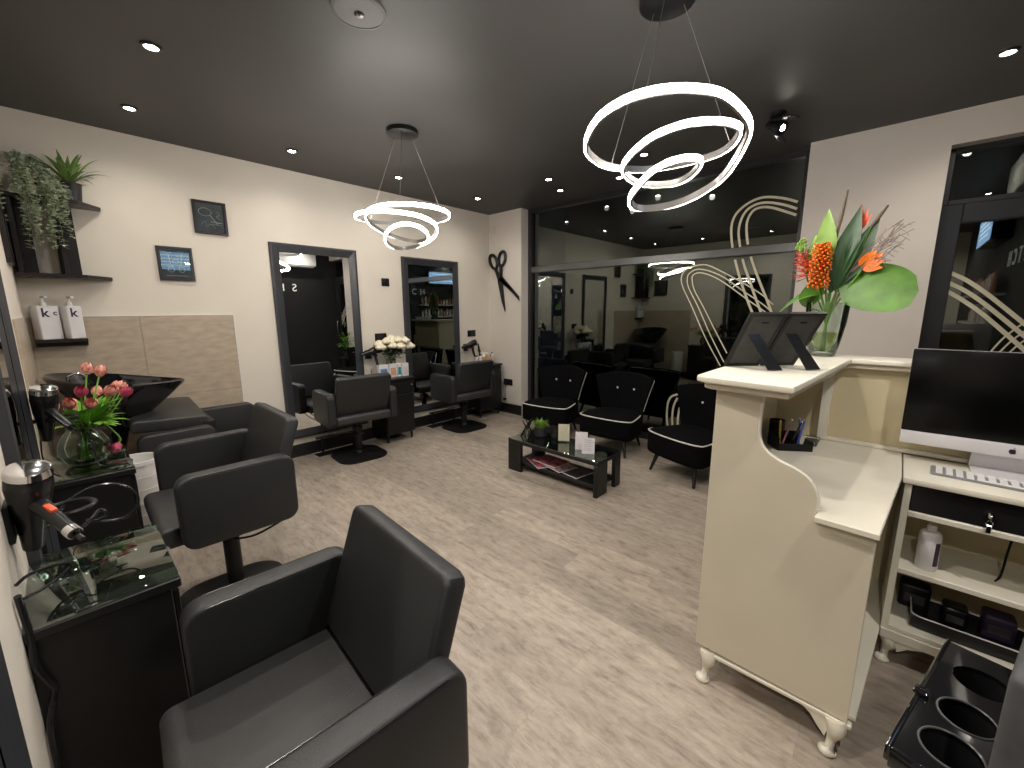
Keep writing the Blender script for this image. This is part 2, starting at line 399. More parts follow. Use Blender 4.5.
ZT = [( 2.055, 3), (0.07, 1.975)]
KS = (4.34+WY-.0065)/(4.34+.045)      # the stripes were surveyed on a plane a little nearer
def clipped(strip, lo, hi):
    P = catmull([(4.45+(x-4.45)*KS, 0, 1.5+(z-1.5)*KS) for x, z in strip], 6); runs = []; cur = []
    for p in P:
        if lo <= p.z <= hi and p.x < PX-.052: cur.append((p.x, p.z))
        else:
            if len(cur) > 1: runs.append(cur)
            cur = []
    if len(cur) > 1: runs.append(cur)
    return runs
b = MB()
for s_ in TH:
    for r_ in clipped(s_, 2.072, 2.76)+clipped(s_, .1, 1.992): ribbon(b, r_, .021, WY-.0065)
o = b.build('vinyl_stripes', M['decal'], smooth=False); tag(o, 'three thick cream vinyl stripes arching down the tall shop window', 'window decal')
TN = [[(3.2, 0.94), (3.04, 1.21), (2.89, 1.51), (2.78, 1.72), (2.76, 1.82), (2.8, 1.89), (2.89, 1.92), (3.0, 1.92), (3.14, 1.85), (3.31, 1.75), (3.49, 1.63), (3.60, 1.53)],
      [(3.23, 0.98), (3.09, 1.23), (2.95, 1.51), (2.84, 1.71), (2.82, 1.81), (2.85, 1.86), (2.92, 1.885), (3.03, 1.86), (3.17, 1.79), (3.33, 1.67), (3.51, 1.54), (3.60, 1.46)],
      [(3.25, 1.07), (3.14, 1.26), (3.0, 1.51), (2.9, 1.68), (2.87, 1.78), (2.875, 1.83), (2.94, 1.85), (3.06, 1.81), (3.19, 1.73), (3.36, 1.6), (3.51, 1.49), (3.59, 1.43)]]
b = MB()
for s_ in TN:
    for r_ in clipped(s_, .1, 1.992): ribbon(b, r_, .011, WY-.0068)
o = b.build('thin_line_loop', M['decal'], smooth=False); tag(o, 'thin cream loop of three lines on the pane beside the picture frames', 'window decal')  # thin cream lines laid flat on the pane, narrower than the stripes
b = MB()
for k, s_ in enumerate([[(2.73, .16), (2.70, .32), (2.70, .47), (2.73, .56), (2.80, .60)], [(2.78, .16), (2.76, .32), (2.765, .46), (2.80, .56)], [(2.83, .16), (2.82, .32), (2.83, .46)]]):
    ribbon(b, [(4.45+(x-4.45)*KS, 1.5+(z-1.5)*KS) for x, z in s_], .022, WY-.0065)
o = b.build('vinyl_stripes', M['decal'], smooth=False); tag(o, 'short cream vinyl stripes on the glass behind the rightmost waiting chair', 'window decal')
b = MB()
for s_ in ([(4.68, 1.74), (4.77, 1.68), (4.89, 1.57), (5.11, 1.34)], [(4.68, 1.67), (4.77, 1.61), (4.89, 1.5), (5.11, 1.27)], [(4.68, 1.61), (4.76, 1.55), (4.88, 1.44), (5.11, 1.19)]):
    ribbon(b, [(4.45+(x-4.45)*1.029, 1.5+(z-1.5)*1.029) for x, z in s_], .026, .148)
for s_ in ([(4.93, 1.17), (4.99, 1.30), (5.11, 1.46)], [(4.96, 1.15), (5.02, 1.27), (5.11, 1.39)], [(4.99, 1.13), (5.05, 1.24), (5.11, 1.32)]):
    ribbon(b, [(4.45+(x-4.45)*1.029, 1.5+(z-1.5)*1.029) for x, z in s_], .010, .1475)
o = b.build('vinyl_stripes', M['decal'], smooth=False); tag(o, 'crossing cream vinyl stripes on the glass of the entrance door', 'window decal')

# sign, air conditioner and lit display on the dark right wall (seen in the mirrors and panes)
t = thing('wall_sign', 'white letters SKETCH on the dark right wall', 'sign', (W, -1.5, 1.98))
for i, ch in enumerate('SKETCH'):
    mt = Matrix(((0, 0, -1, -.006), (-1, 0, 0, .70-.265*i), (0, 1, 0, 0), (0, 0, 0, 1)))
    text_mesh('sign_letter', ch, .22, M['signw'], t, mt, .004)
t = thing('air_conditioner', 'white wall air conditioner high on the dark right wall', 'air conditioner', (W, -.78, 2.42))
b = MB(); b.prism([(0, 0), (-.20, .03), (-.21, .10), (-.21, .27), (-.19, .29), (0, .29)], -.40, .40, 'y', .008); b.build('casing', M['white'], t)
b = MB(); b.box(-.205, -.06, -.36, .36, .004, .012); b.build('air_flap', M['silver'], t)
t = thing('wall_display', 'lit blue and white price display high on the dark right wall', 'display', (W, -2.80, 2.37))
b = MB(); b.box(-.16, 0, -.56, .56, -.16, .16, .006); b.build('display_case', M['blackplastic'], t)
b = MB(); b.box(-.164, -.158, -.55, .55, -.15, .15)
b.build('lit_panel', mat('lit_blue_panel', (.3, .5, .9), .4, emis=(.35, .6, 1.0), estr=2.2), t)
b = MB()
for r in range(4): b.box(-.166, -.163, -.44+.03*r, .44-.12*(r % 2), .085-.055*r, .103-.055*r)
b.build('text_lines', mat('lit_white_line', (.8, .9, 1), .4, emis=(.75, .88, 1.0), estr=3), t)
# product shelves on the dark right wall, seen in the mirrors
shelves = []
for z in (1.30, 1.62):
    b = MB(); b.box(W-.2, W, -3.5, -2.0, z, z+.025, .002, 1)
    o = b.build('wall_shelf', M['white']); tag(o, 'upper white product shelf on the dark right wall' if z > 1.5 else 'lower white product shelf on the dark right wall', 'shelf', 'product shelves on the dark wall')
rr = random.Random(3); first = None
for z, row in ((1.325, 'lower'), (1.645, 'upper')):
    for i in range(14):
        y = -3.42+i*.105; h = rr.choice([.15, .18, .21]); 
        b = MB(); b.lathe([(.026, 0), (.028, .01), (.028, h*.75), (.014, h*.85), (.014, h)], n=14)
        o = b.build('product_bottle', M[rr.choice(['white', 'silver', 'white', 'peach'])], loc=(W-.09, y, z))
        tag(o, 'product bottle in the row on the %s white shelf of the dark wall' % row, 'bottle', 'product bottles on the %s shelf' % row)

# ------------------------------------------------------------------ salon chairs (front = local -Y)
def salon_chair(label, lift=0.0):
    t = thing('salon_chair', label, 'chair', group='salon chairs at the styling stations')
    z0 = .395+lift
    def arm(sx):
        b = MB(); pts = rrect(.458, .325, .055, 6, cx=.005, cy=z0+.1625)
        x = sx*.3135
        b.prism(pts, x-.0385, x+.0385, 'x', .014, 3)
        a = b.build('armrest', M['leather'], t)
        s = MB()
        s.tube([(x+sx*.0365, -.165, z0+.3195), (x+sx*.0365, .18, z0+.3195)], .0016, 5)
        s.tube([(x-sx*.0365, -.165, z0+.3195), (x-sx*.0365, .18, z0+.3195)], .0016, 5)
        s.build('seam', M['blackplastic'], a)
    arm(-1); arm(1)
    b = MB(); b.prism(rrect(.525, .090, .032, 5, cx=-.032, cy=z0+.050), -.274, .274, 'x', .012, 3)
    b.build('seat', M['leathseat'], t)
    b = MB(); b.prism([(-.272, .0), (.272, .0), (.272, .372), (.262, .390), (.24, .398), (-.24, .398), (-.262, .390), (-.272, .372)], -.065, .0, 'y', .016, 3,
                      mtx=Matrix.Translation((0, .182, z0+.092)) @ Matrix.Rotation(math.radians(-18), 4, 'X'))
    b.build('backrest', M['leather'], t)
    b = MB(); b.box(-.10, .10, -.12, .12, z0-.012, z0+.008); b.cyl((0, 0, z0-.14), (0, 0, z0-.005), .030); b.cyl((0, 0, .03), (0, 0, z0-.10), .038)
    b.lathe([(.052, .02), (.048, .05), (.040, .06)], n=20)
    b.build('pump_column', M['blackmetal'], t)
    b = MB(); b.prism(rrect(.50, .50, .15, 8), 0.0, .018, 'z', .006, 2); b.lathe([(.12, .017), (.05, .03)], n=24); b.build('base_plate', M['blackmetal'], t)
    b = MB(); b.tube(catmull([(.03, .03, z0-.135), (.04, .12, z0-.13), (.05, .27, z0-.09), (.08, .29, z0-.085), (.10, .26, z0-.095), (.08, .10, z0-.15), (.03, .0, z0-.155)], 5), .0055)
    b.box(-.04, .04, -.05, .04, z0-.125, z0-.075, .006); b.tube([(.0, -.05, z0-.10), (-.03, -.10, z0-.10)], .007)
    b.build('pump_lever', M['blackmetal'], t)
    return t
c0 = salon_chair('black salon chair pulled up in the foreground, closest to the camera')
c0.location = (3.464, -4.028, 0); c0.rotation_euler = (0, 0, math.radians(-4))
c1 = salon_chair('raised black salon chair behind the foreground one, beside the tulips', .10)
c1.location = (2.019, -3.88, 0); c1.rotation_euler = (0, 0, math.radians(-1))
dup(c0, (.427, -2.373, 0), math.radians(-95), 'black salon chair seen from behind, facing the wall mirror nearest the wash corner')
dup(c0, (.446, -.936, 0), math.radians(-91.6), 'black salon chair facing the wall mirror nearest the scissors wall')

# ------------------------------------------------------------------ framed mirrors
def wall_mirror(name, label, w, z0, z1, fw=.085):
    """local: x along the wall, y out of the wall"""
    t = thing(name, label, 'mirror')
    b = MB()
    o_ = [(-w/2, z0), (w/2, z0), (w/2, z1), (-w/2, z1)]; i_ = [(-w/2+fw, z0+fw), (w/2-fw, z0+fw), (w/2-fw, z1-fw), (-w/2+fw, z1-fw)]
    D = .030
    vo = [b.bm.verts.new((x, D-.004, z)) for x, z in o_]; vm = [b.bm.verts.new(((x*(1-.25*fw/(w/2))), D, z+(.2*fw if z == z0 else -.2*fw))) for x, z in o_]
    vi = [b.bm.verts.new((x, .012, z)) for x, z in i_]; vb = [b.bm.verts.new((x, 0, z)) for x, z in o_]
    for k in range(4):
        j = (k+1) % 4
        b.bm.faces.new((vo[k], vo[j], vm[j], vm[k])); b.bm.faces.new((vm[k], vm[j], vi[j], vi[k])); b.bm.faces.new((vb[k], vb[j], vo[j], vo[k]))
    b.build('mirror_frame', M['frame'], t, smooth=False)
    b = MB(); b.box(-w/2+fw-.004, w/2-fw+.004, .004, .011, z0+fw-.004, z1-fw+.004); b.build('mirror_glass', M['mirror'], t, smooth=False)
    return t
m = wall_mirror('wall_mirror', 'tall charcoal framed mirror on the left wall, nearest the wash corner', .86, .20, 2.14)
m.location = (0, -2.475, 0); m.rotation_euler = (0, 0, -PI/2)
m = wall_mirror('wall_mirror', 'tall charcoal framed mirror on the left wall, nearest the scissors wall', .86, .20, 2.13)
m.location = (0, -1.045, 0); m.rotation_euler = (0, 0, -PI/2)
m = wall_mirror('wall_mirror', 'charcoal framed mirror at the left picture edge, seen almost edge on', .80, .36, 2.14, .06)
m.location = (2.20, YN, 0)
m = wall_mirror('wall_mirror', 'charcoal framed mirror behind the foreground chair, mostly out of view', .58, .36, 2.14, .06)
m.location = (3.74, YN, 0)

# footrests on the floor before the mirrors
def footrest(label, y):
    t = thing('footrest', label, 'footrest', (.13, y, 0), group='footrests under the left wall mirrors')
    b = MB(); b.box(-.055, .055, -.25, .25, 0, .012, .003, 1); b.build('floor_plate', M['blackmetal'], t)
    for s in (-1, 1):
        b = MB(); b.cyl((-.03, s*.17, .01), (-.03, s*.17, .17), .012); b.build('post', M['blackmetal'], t)
    b = MB(); b.tube([(-.03, -.24, .18), (-.03, .24, .18)], .016, 10); b.build('foot_bar', M['chrome'], t)
footrest('black footrest in front of the chair facing the mirror nearest the wash corner', -2.44)
footrest('black footrest in front of the chair facing the mirror nearest the scissors wall', -1.00)

# ------------------------------------------------------------------ station cabinets
def station_cabinet(name, label, w, d, h, loc, rz, glass=True, knob=(.5, .92), group=None):
    """front = local -Y, back at y=0"""
    t = thing(name, label, 'cabinet', loc, rz, group)
    b = MB(); b.box(-w/2, w/2, -d, 0, .09, h-.03, .003, 1); b.build('body', M['blackwood'], t)
    b = MB(); b.box(-w/2+.008, w/2-.008, -d-.016, -d-.001, .11, h-.19, .002, 1); dr = b.build('door', M['blackwood'], t)
    b = MB(); b.box(-w/2+.008, w/2-.008, -d-.016, -d-.001, h-.18, h-.045, .002, 1); dw = b.build('drawer', M['blackwood'], t)
    kx = w/2-.04
    b = MB(); b.cyl((kx, -d-.016, h-.085), (kx, -d-.032, h-.085), .005, n=10); b.ball((kx, -d-.038, h-.085), .012, .008, .012); b.build('knob', M['chrome'], dw)
    b = MB(); b.box(-w/2-.012, w/2+.012, -d-.022, 0, h-.029, h-.001, .003, 1); b.build('top_board', M['blackwood'], t)
    if glass:
        b = MB(); b.box(-w/2-.010, w/2+.010, -d-.020, -.002, h, h+.010, .002, 2); b.build('glass_top', M['topglass'], t)
    for sx in (-1, 1):
        for yy in (-d+.03, -.03):
            b = MB(); b.tube([(sx*(w/2-.03), yy, 0.09), (sx*(w/2-.03), yy, 0.0)], [.016, .011], 10); b.build('foot', M['blackwood'], t)
    return t
# front faces +Y for the near wall => rz = pi ; front faces +X on the left wall => rz = +90deg
k1 = station_cabinet('station_cabinet', 'black cabinet with a glass top beside the foreground salon chair', .42, .28, .74, (2.78, YN, 0), PI)
k2 = station_cabinet('station_cabinet', 'black cabinet with a glass top carrying the vase of tulips', .50, .30, .74, (1.50, YN, 0), PI)
k3 = station_cabinet('station_cabinet', 'black cabinet between the two left wall mirrors, under the white roses', .37, .34, .74, (0, -1.80, 0), PI/2, glass=False)
k4 = station_cabinet('station_cabinet', 'black cabinet in the corner beside the scissors wall', .42, .30, .74, (0, -.30, 0), PI/2, glass=False)

# ------------------------------------------------------------------ sockets, pictures, scissors, alarm
def socket(label, loc, rz, w=.15, h=.088, plug=False):
    t = thing('wall_socket', label, 'socket', loc, rz)
    b = MB(); b.box(-w/2, w/2, -.010, 0, -h/2, h/2, .004, 2); b.build('face_plate', M['blackplastic'], t)
    b = MB()
    for s in ((-1, 1) if w > .12 else (0,)): b.box(s*.03-.008, s*.03+.008, -.014, -.009, .010, .030, .001, 1)
    b.build('switch', M['blackplastic'], t)
    if plug:
        b = MB(); b.box(-.055, -.010, -.045, -.010, -.035, .012, .006); b.build('plug', M['blackplastic'], t)
    return t
socket('black light switch high on the left wall between the two mirrors', (0, -1.70, 1.82), PI/2, .10, .09)
socket('black double socket above the white roses', (0, -1.80, 1.19), PI/2, .15, .09, True)
socket('black double socket above the corner hair dryer', (0, -.38, 1.17), PI/2, .15, .09)
t = socket('black double socket low on the scissors wall', (.36, 0, .46), 0, .17, .09, True)
b = MB(); b.tube([(-.03, -.03, .0), (-.035, -.03, -.10), (-.05, -.02, -.24)], .003, 6); b.box(-.085, -.035, -.03, -.001, -.27, -.245, .004); b.build('plug_lead', M['blackplastic'], t)

def picture(name, label, w, h, loc, rz):
    t = thing(name, label, 'picture', loc, rz)
    b = MB(); f = .022
    b.box(-w/2, w/2, -.022, 0, -h/2, -h/2+f, .002, 1); b.box(-w/2, w/2, -.022, 0, h/2-f, h/2, .002, 1)
    b.box(-w/2, -w/2+f, -.022, 0, -h/2+f, h/2-f, .002, 1); b.box(w/2-f, w/2, -.022, 0, -h/2+f, h/2-f, .002, 1)
    b.build('picture_frame', M['shelfwood'], t)
    b = MB(); b.box(-w/2+f, w/2-f, -.010, -.002, -h/2+f, h/2-f); b.build('chalk_print', M['chalk'], t)
    b = MB(); b.box(-w/2+f, w/2-f, -.0145, -.012, -h/2+f, h/2-f); b.build('picture_glass', M['glass'], t)
    return t
M['chalk'] = mat('chalk_blackboard', (0.075, 0.075, 0.09), 0.3, noise=0.5, nscale=9)
M['chalkw'] = mat('chalk_line', (0.5, 0.5, 0.54), 0.8)
p1 = picture('picture', 'black framed chalk drawing of a hand mirror, higher of the two on the left wall', .24, .27, (0, -3.34, 2.285), PI/2)
b = MB()
b.tube([(-.035+.045*math.cos(a), -.0108, .045+.032*math.sin(a)) for a in [2*PI*i/20 for i in range(20)]], .0025, 5, closed=True)
b.tube([(.00, -.0108, .02), (.05, -.0108, -.05)], .004, 5); b.tube(catmull([(-.07, -.0108, -.06), (-.04, -.0108, -.03), (-.03, -.0108, -.07), (0, -.0108, -.05), (.03, -.0108, -.085)], 5), .0016, 5)
b.tube(catmull([(.05, -.0108, .06), (.07, -.0108, .03), (.045, -.0108, .02), (.075, -.0108, -.01)], 5), .002, 5)
b.tube([(.00, -.0108, -.03), (.08, -.0108, -.035)], .004, 5); b.tube([(.00, -.0108, -.05), (.08, -.0108, -.055)], .002, 5)
b.build('chalk_drawing', M['chalkw'], p1)
p2 = picture('picture', 'black framed chalk drawing of scissors, lower of the two on the left wall', .235, .27, (0, -3.62, 1.885), PI/2)
b = MB()
for s in (-1, 1):
    b.tube([(s*.045, -.0108, .08), (s*.035, -.0108, 0), (s*.02, -.0108, -.02)], .002, 5)
    b.tube([(s*.035+.02*math.cos(a), -.0108, -.045+.022*math.sin(a)) for a in [2*PI*i/16 for i in range(16)]], .0022, 5, closed=True)
b.tube([(-.07, -.0108, -.095), (.07, -.0108, -.095)], .002, 5)
b.tube([(.0+.02*math.cos(a), -.0108, .02+.014*math.sin(a)) for a in [2*PI*i/16 for i in range(16)]], .0016, 5, closed=True)
b.build('chalk_drawing', M['chalkw'], p2)
p3 = picture('picture', 'black framed picture at the left edge, above the dryers', .30, .33, (.46, YN, 1.95), PI)

# scissors wall decoration
t = thing('scissors_decoration', 'large black open scissors shape mounted on the wall beside the window', 'decoration', (.225, -.008, 1.945))
def blade(pts, ring_c, rr_, name):
    b = MB(); b.prism(pts, -.016, -.004, 'y', .003, 1)
    ring = [(ring_c[0]+rr_[0]*math.cos(a)*math.cos(rr_[2])-rr_[1]*math.sin(a)*math.sin(rr_[2]), -.010, ring_c[1]+rr_[0]*math.cos(a)*math.sin(rr_[2])+rr_[1]*math.sin(a)*math.cos(rr_[2])) for a in [2*PI*i/24 for i in range(24)]]
    b.tube(ring, .022, 8, closed=True)
    b.build(name, M['blackwood'], t)
blade([(-.045, -.01), (-.01, .05), (.03, .03), (.36, -.265), (.372, -.33), (.30, -.27), (.06, -.06), (-.05, .07), (-.07, .05)], (-.125, .225), (.105, .062, math.radians(118)), 'scissor_blade')
blade([(-.045, .0), (-.02, .05), (.0, .12), (.055, .12), (.045, .02), (.10, -.46), (.092, -.475), (.03, -.33), (-.045, -.05)], (.045, .255), (.098, .062, math.radians(75)), 'scissor_blade')
b = MB(); b.tube([(-.09, -.010, .135), (-.04, -.010, .05), (.0, -.010, 0)], .024, 8); b.tube([(.02, -.010, .155), (.02, -.010, .08), (.0, -.010, 0)], .024, 8); b.build('handle_shank', M['blackwood'], t)
b = MB(); b.cyl((0, -.003, 0), (0, -.022, 0), .018, n=14); b.build('pivot', M['blackmetal'], t)
t = thing('motion_sensor', 'small white sensor dome high in the corner above the scissors', 'sensor', (.09, -.0, 2.60))
b = MB(); b.lathe([(.034, 0), (.034, .012), (.028, .024), (.010, .030)], n=20)
o = b.build('dome', M['wall'], t); o.rotation_euler = (PI/2, 0, 0)
b = MB(); b.box(-.045, .045, -.006, 0, -.055, .055, .003); b.build('back_plate', M['wall'], t)
t = thing('wall_plate', 'small white switch plate on the pier behind the tropical flowers', 'switch', (4.44, 0, 1.60))
b = MB(); b.box(-.075, .075, -.012, 0, -.05, .05, .004); b.build('plate', M['white'], t)
b = MB(); b.box(-.02, .02, -.016, -.011, -.018, .018, .002); b.build('rocker', M['white'], t)

# ------------------------------------------------------------------ wash corner
t = thing('wall_shelf_unit', 'black corner shelf unit high on the left wall holding two plants', 'shelf', (0, -4.26, 1.73))
b = MB(); b.prism([(0, -.23), (.22, -.23), (.22, .10), (.03, .24), (0, .24)], 0, .025, 'z', .002, 1); b.build('lower_shelf', M['shelfwood'], t)
b = MB(); b.prism([(0, -.23), (.20, -.23), (.20, .12), (.03, .24), (0, .24)], .50, .525, 'z', .002, 1); b.build('upper_shelf', M['shelfwood'], t)
for y in (-.20, .01):
    b = MB(); b.box(.003, .185, y-.012, y+.012, .025, .50, .001, 1); b.box(.003, .02, y-.03, y+.075, .025, .50, .001, 1); b.build('upright_board', M['shelfwood'], t)
t = thing('potted_fern', 'small green fern in a black pot on the upper corner shelf', 'plant', (.12, -4.165, 2.255))
b = MB(); b.lathe([(.05, 0), (.062, .11), (.066, .12), (.06, .12), (.05, .10)], n=24); b.build('pot', M['clay'], t)
rr = random.Random(5); b = MB()
for i in range(40):
    a = rr.uniform(0, 2*PI); L = rr.uniform(.16, .29); el = rr.uniform(.15, 1.25)
    b.leaf((0.01*math.cos(a), .01*math.sin(a), .11), (L*math.cos(el)*math.cos(a), L*math.cos(el)*math.sin(a), .11+L*math.sin(el)*.85), .028, sag=.02*math.cos(el)+.015, n=7)
b.build('fronds', M['fern'], t, smooth=False, recalc=False)
t = thing('trailing_plant', 'trailing grey-green foliage hanging down from the upper corner shelf', 'plant', (.12, -4.375, 2.255))
b = MB(); b.lathe([(.045, 0), (.06, .08), (.062, .09), (.055, .09)], n=20); b.build('pot', M['clay'], t)
rr = random.Random(8); b = MB(); st = MB()
for i in range(34):
    a = rr.uniform(-.9, 2.2); L = rr.uniform(.08, .44) if i > 8 else rr.uniform(.03, .10); ox = .16+rr.uniform(-.05, .07)
    dx, dy = math.cos(a), math.sin(a)
    P = catmull([(0, 0, .08), (.07*dx, .07*dy, .19+rr.uniform(0, .06)), (ox*max(dx, .3)*.8+.03, .02+ox*dy*.7, .08), (ox*max(dx, .3)*.85+.03, .02+ox*dy*.75, .08-L*.5), (ox*max(dx, .3)*.85+.03+rr.uniform(-.02, .02), .02+ox*dy*.75+rr.uniform(-.02, .02), .08-L)], 7)
    st.tube(P, .0015, 4)
    for p in P[3:]:
        for q in range(3):
            aa = rr.uniform(0, 2*PI); v = Vector((math.cos(aa)*.022, math.sin(aa)*.022, rr.uniform(-.012, .012)))
            b.leaf(p+v*.1, p+v*1.15, .023, n=3, sag=.001)
st.build('stems', M['fern'], t); b.build('leaves', M['sage'], t, smooth=False, recalc=False)

t = thing('wall_shelf', 'small black shelf carrying two pump bottles above the wash basin', 'shelf', (0, -4.335, 1.285))
b = MB(); b.box(0, .115, -.135, .125, 0, .022, .002, 1); b.box(0, .02, -.135, .125, -.03, 0); b.build('board', M['shelfwood'], t)
def pump_carton(label, y, w, txt):
    t = thing('shampoo_bottle', label, 'bottle', (.062, y, 1.3075), math.radians(28), 'white pump bottles over the basin')
    b = MB(); b.box(-.042, .042, -w/2, w/2, 0, .235, .010, 3); b.build('bottle_body', M['whitecard'], t)
    b = MB(); b.cyl((0, 0, .235), (0, 0, .262), .017, .014); b.cyl((0, 0, .262), (0, 0, .290), .006); b.box(-.008, .040, -.010, .010, .288, .302, .004); b.build('pump', M['white'], t)
    for i, (c, yy, s) in enumerate(txt):
        mt = Matrix(((0, 0, 1, .0425), (1, 0, 0, yy), (0, 1, 0, .185), (0, 0, 0, 1)))
        text_mesh('printed_letter', c, s, M['purple'], t, mt, .0006, True)
    return t
pump_carton('white pump bottle marked k c, left one on the small black shelf', -4.398, .118, [('k', -.022, .085), ('c', .032, .05)])
pump_carton('white pump bottle marked k, right one on the small black shelf', -4.272, .088, [('k', -.008, .085)])

# black shell wash basin on its pedestal
t = thing('wash_basin', 'glossy black shell shaped hair wash basin with pointed corners', 'basin', (.42, -4.10, 0))
b = MB(); V = []; N = 64
prof = [(.12, -.32), (.26, -.27), (.55, -.17), (.86, -.055), (1.0, .0), (1.015, .014), (.985, .024), (.88, -.008), (.68, -.08), (.36, -.14), (.05, -.15)]
for i in range(N):
    a = 2*PI*i/N; s_ = math.sin(a); c_ = math.cos(a)
    # rim outline: rounded at the wall, drawn out to a point towards the room (+Y)
    if s_ >= 0: X = .36*c_*(1-.62*s_**1.4)*(1 if s_ < .999 else 1); Y = .36*s_**1.15
    else: X = .36*math.copysign(abs(c_)**.8, c_); Y = -.36*abs(s_)**.9
    Zr = .965+.105*max(0, (.36-Y)/.72)**1.3
    V.append([b.bm.verts.new((X*k, Y*k-.05*(1-k), Zr+z*(1 if k < .95 else 1)-(1-min(1, k))*(Zr-.965)*.9)) for k, z in prof])
for i in range(N):
    A = V[i]; B = V[(i+1) % N]
    for j in range(len(prof)-1): b.bm.faces.new((A[j], B[j], B[j+1], A[j+1]))
b.bm.faces.new([v[0] for v in V][::-1]); b.bm.faces.new([v[-1] for v in V])
b.build('bowl', M['gloss'], t)
b = MB(); b.lathe([(.14, 0), (.14, .03), (.10, .08), (.09, .50), (.13, .66)], (0, -.12, 0), 28); b.build('pedestal', M['gloss'], t)
b = MB(); b.cyl((-.12, -.25, .98), (-.12, -.25, 1.06), .010); b.tube(catmull([(-.12, -.25, 1.06), (-.12, -.20, 1.08), (-.12, -.16, 1.05)], 4), .008); b.build('tap', M['chrome'], t)

# wash chair, facing the window wall (+Y)
t = thing('wash_chair', 'low black wash chair with tipped-back headrest in front of the basin', 'chair', (.46, -3.60, 0))
for sx in (-1, 1):
    b = MB(); b.prism(rrect(.56, .30, .06, 6, cx=.10, cy=.53) if sx < 0 else rrect(.44, .30, .06, 6, cx=-.27, cy=.52), sx*.30-.045, sx*.30+.045, 'x', .014, 3); b.build('armrest', M['leather'], t)
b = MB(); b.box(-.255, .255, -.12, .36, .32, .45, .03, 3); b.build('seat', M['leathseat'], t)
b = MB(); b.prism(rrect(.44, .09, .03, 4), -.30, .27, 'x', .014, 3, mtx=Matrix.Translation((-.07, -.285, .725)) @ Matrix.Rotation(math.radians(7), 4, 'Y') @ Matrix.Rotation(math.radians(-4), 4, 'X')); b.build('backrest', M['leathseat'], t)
b = MB(); b.box(-.20, .20, -.10, -.02, .42, .68, .01); b.build('back_support', M['blackmetal'], t)
b = MB(); b.box(-.22, .22, -.10, .32, .06, .32, .01); b.box(-.26, .26, -.14, .36, 0, .06, .01); b.build('base', M['blackmetal'], t)

t = thing('waste_bin', 'round white waste bin beside the tulip cabinet', 'bin', (1.06, -4.135, 0))
b = MB(); b.lathe([(.095, 0), (.10, .01), (.118, .575), (.124, .575), (.124, .60), (.112, .60), (.09, .03)], n=40, cap1=True)
for k in range(6): b.tube([((.1025+.0027*k)*math.cos(a), (.1025+.0027*k)*math.sin(a), .10+.08*k) for a in [2*PI*i/40 for i in range(40)]], .0025, 5, closed=True)
b.build('bin_body', M['white'], t)
# ------------------------------------------------------------------ hair dryers on wall holders
def hair_dryer(label, loc, eul, accent=True):
    """barrel along local X (nozzle at -X), grip leaving along -Z"""
    t = thing('hair_dryer', label, 'hair dryer', loc); t.rotation_euler = eul
    b = MB()
    P = [(-.085, .026), (-.05, .030), (-.01, .038), (.045, .044), (.075, .043), (.085, .036)]
    b.tube([(x, 0, 0) for x, r in P], [r for x, r in P], 22); b.build('barrel', M['blackplastic'], t)
    b = MB(); b.tube([(.080, 0, 0), (.098, 0, 0), (.106, 0, 0)], [.0445, .041, .028], 22); b.build('rear_grille', M['chrome'], t)
    b = MB(); b.tube([(-.085, 0, 0), (-.15, 0, 0)], [.026, .020], 18); b.build('nozzle', M['blackplastic'], t)
    b = MB(); b.tube([(.005, 0, -.025), (.0, 0, -.07), (-.008, 0, -.12), (-.014, 0, -.175)], [.022, .017, .016, .014], 14); h = b.build('handle', M['blackplastic'], t)
    if accent:
        b = MB(); b.box(.004, .020, -.007, .007, -.095, -.062, .002); b.build('switch', M['red'], h)
        b = MB(); b.cyl((-.0125, 0, -.150), (-.014, 0, -.172), .0162); b.build('handle_ring', M['chrome'], h)
    b = MB(); b.tube([(-.014, 0, -.175), (-.016, 0, -.20)], .006, 8); b.build('cord_guard', M['blackplastic'], t)
    return t
def dryer_holder(label, loc, rz):
    t = thing('dryer_holder', label, 'holder', loc, rz)
    b = MB(); b.box(-.04, .04, -.012, 0, -.05, .05, .004); b.build('back_plate', M['blackmetal'], t)
    b = MB(); b.box(-.014, .014, -.06, -.008, -.008, .008, .003)
    b.tube([(.052*math.cos(a), -.11+.052*math.sin(a), 0) for a in [2*PI*i/24 for i in range(24)]], .006, 8, closed=True); b.build('ring', M['blackmetal'], t)
    return t
hd1 = hair_dryer('large chrome-backed black hair dryer hanging at the left picture edge', (2.85, -4.452, 1.02), (0, 0, 0))
# barrel points back along the wall, grip angled out into the room
def orient(o, bx, gz):
    """bx: world direction of the barrel rear, gz: world direction of the grip"""
    x = Vector(bx).normalized(); z = -Vector(gz).normalized(); y = z.cross(x).normalized(); z = x.cross(y).normalized()
    o.rotation_euler = Matrix((x, y, z)).transposed().to_euler()
orient(hd1, (.3, .1, .95), (.15, .072, -.055))
dryer_holder('black wall holder carrying the dryer at the left picture edge', (2.83, YN, .97), PI)
hd2 = hair_dryer('small black hair dryer hanging in front of the pink tulips', (1.80, -4.430, 1.09), (0, 0, 0), False)
orient(hd2, (.3, .1, .95), (.14, .065, -.05))
dryer_holder('black wall holder beside the tulips', (1.785, YN, 1.04), PI)
def cord(label, pts, r=.0045, k=8):
    b = MB(); b.tube(catmull(pts, k), r, 8); o = b.build('power_cord', M['blackplastic']); tag(o, label, 'cord'); return o
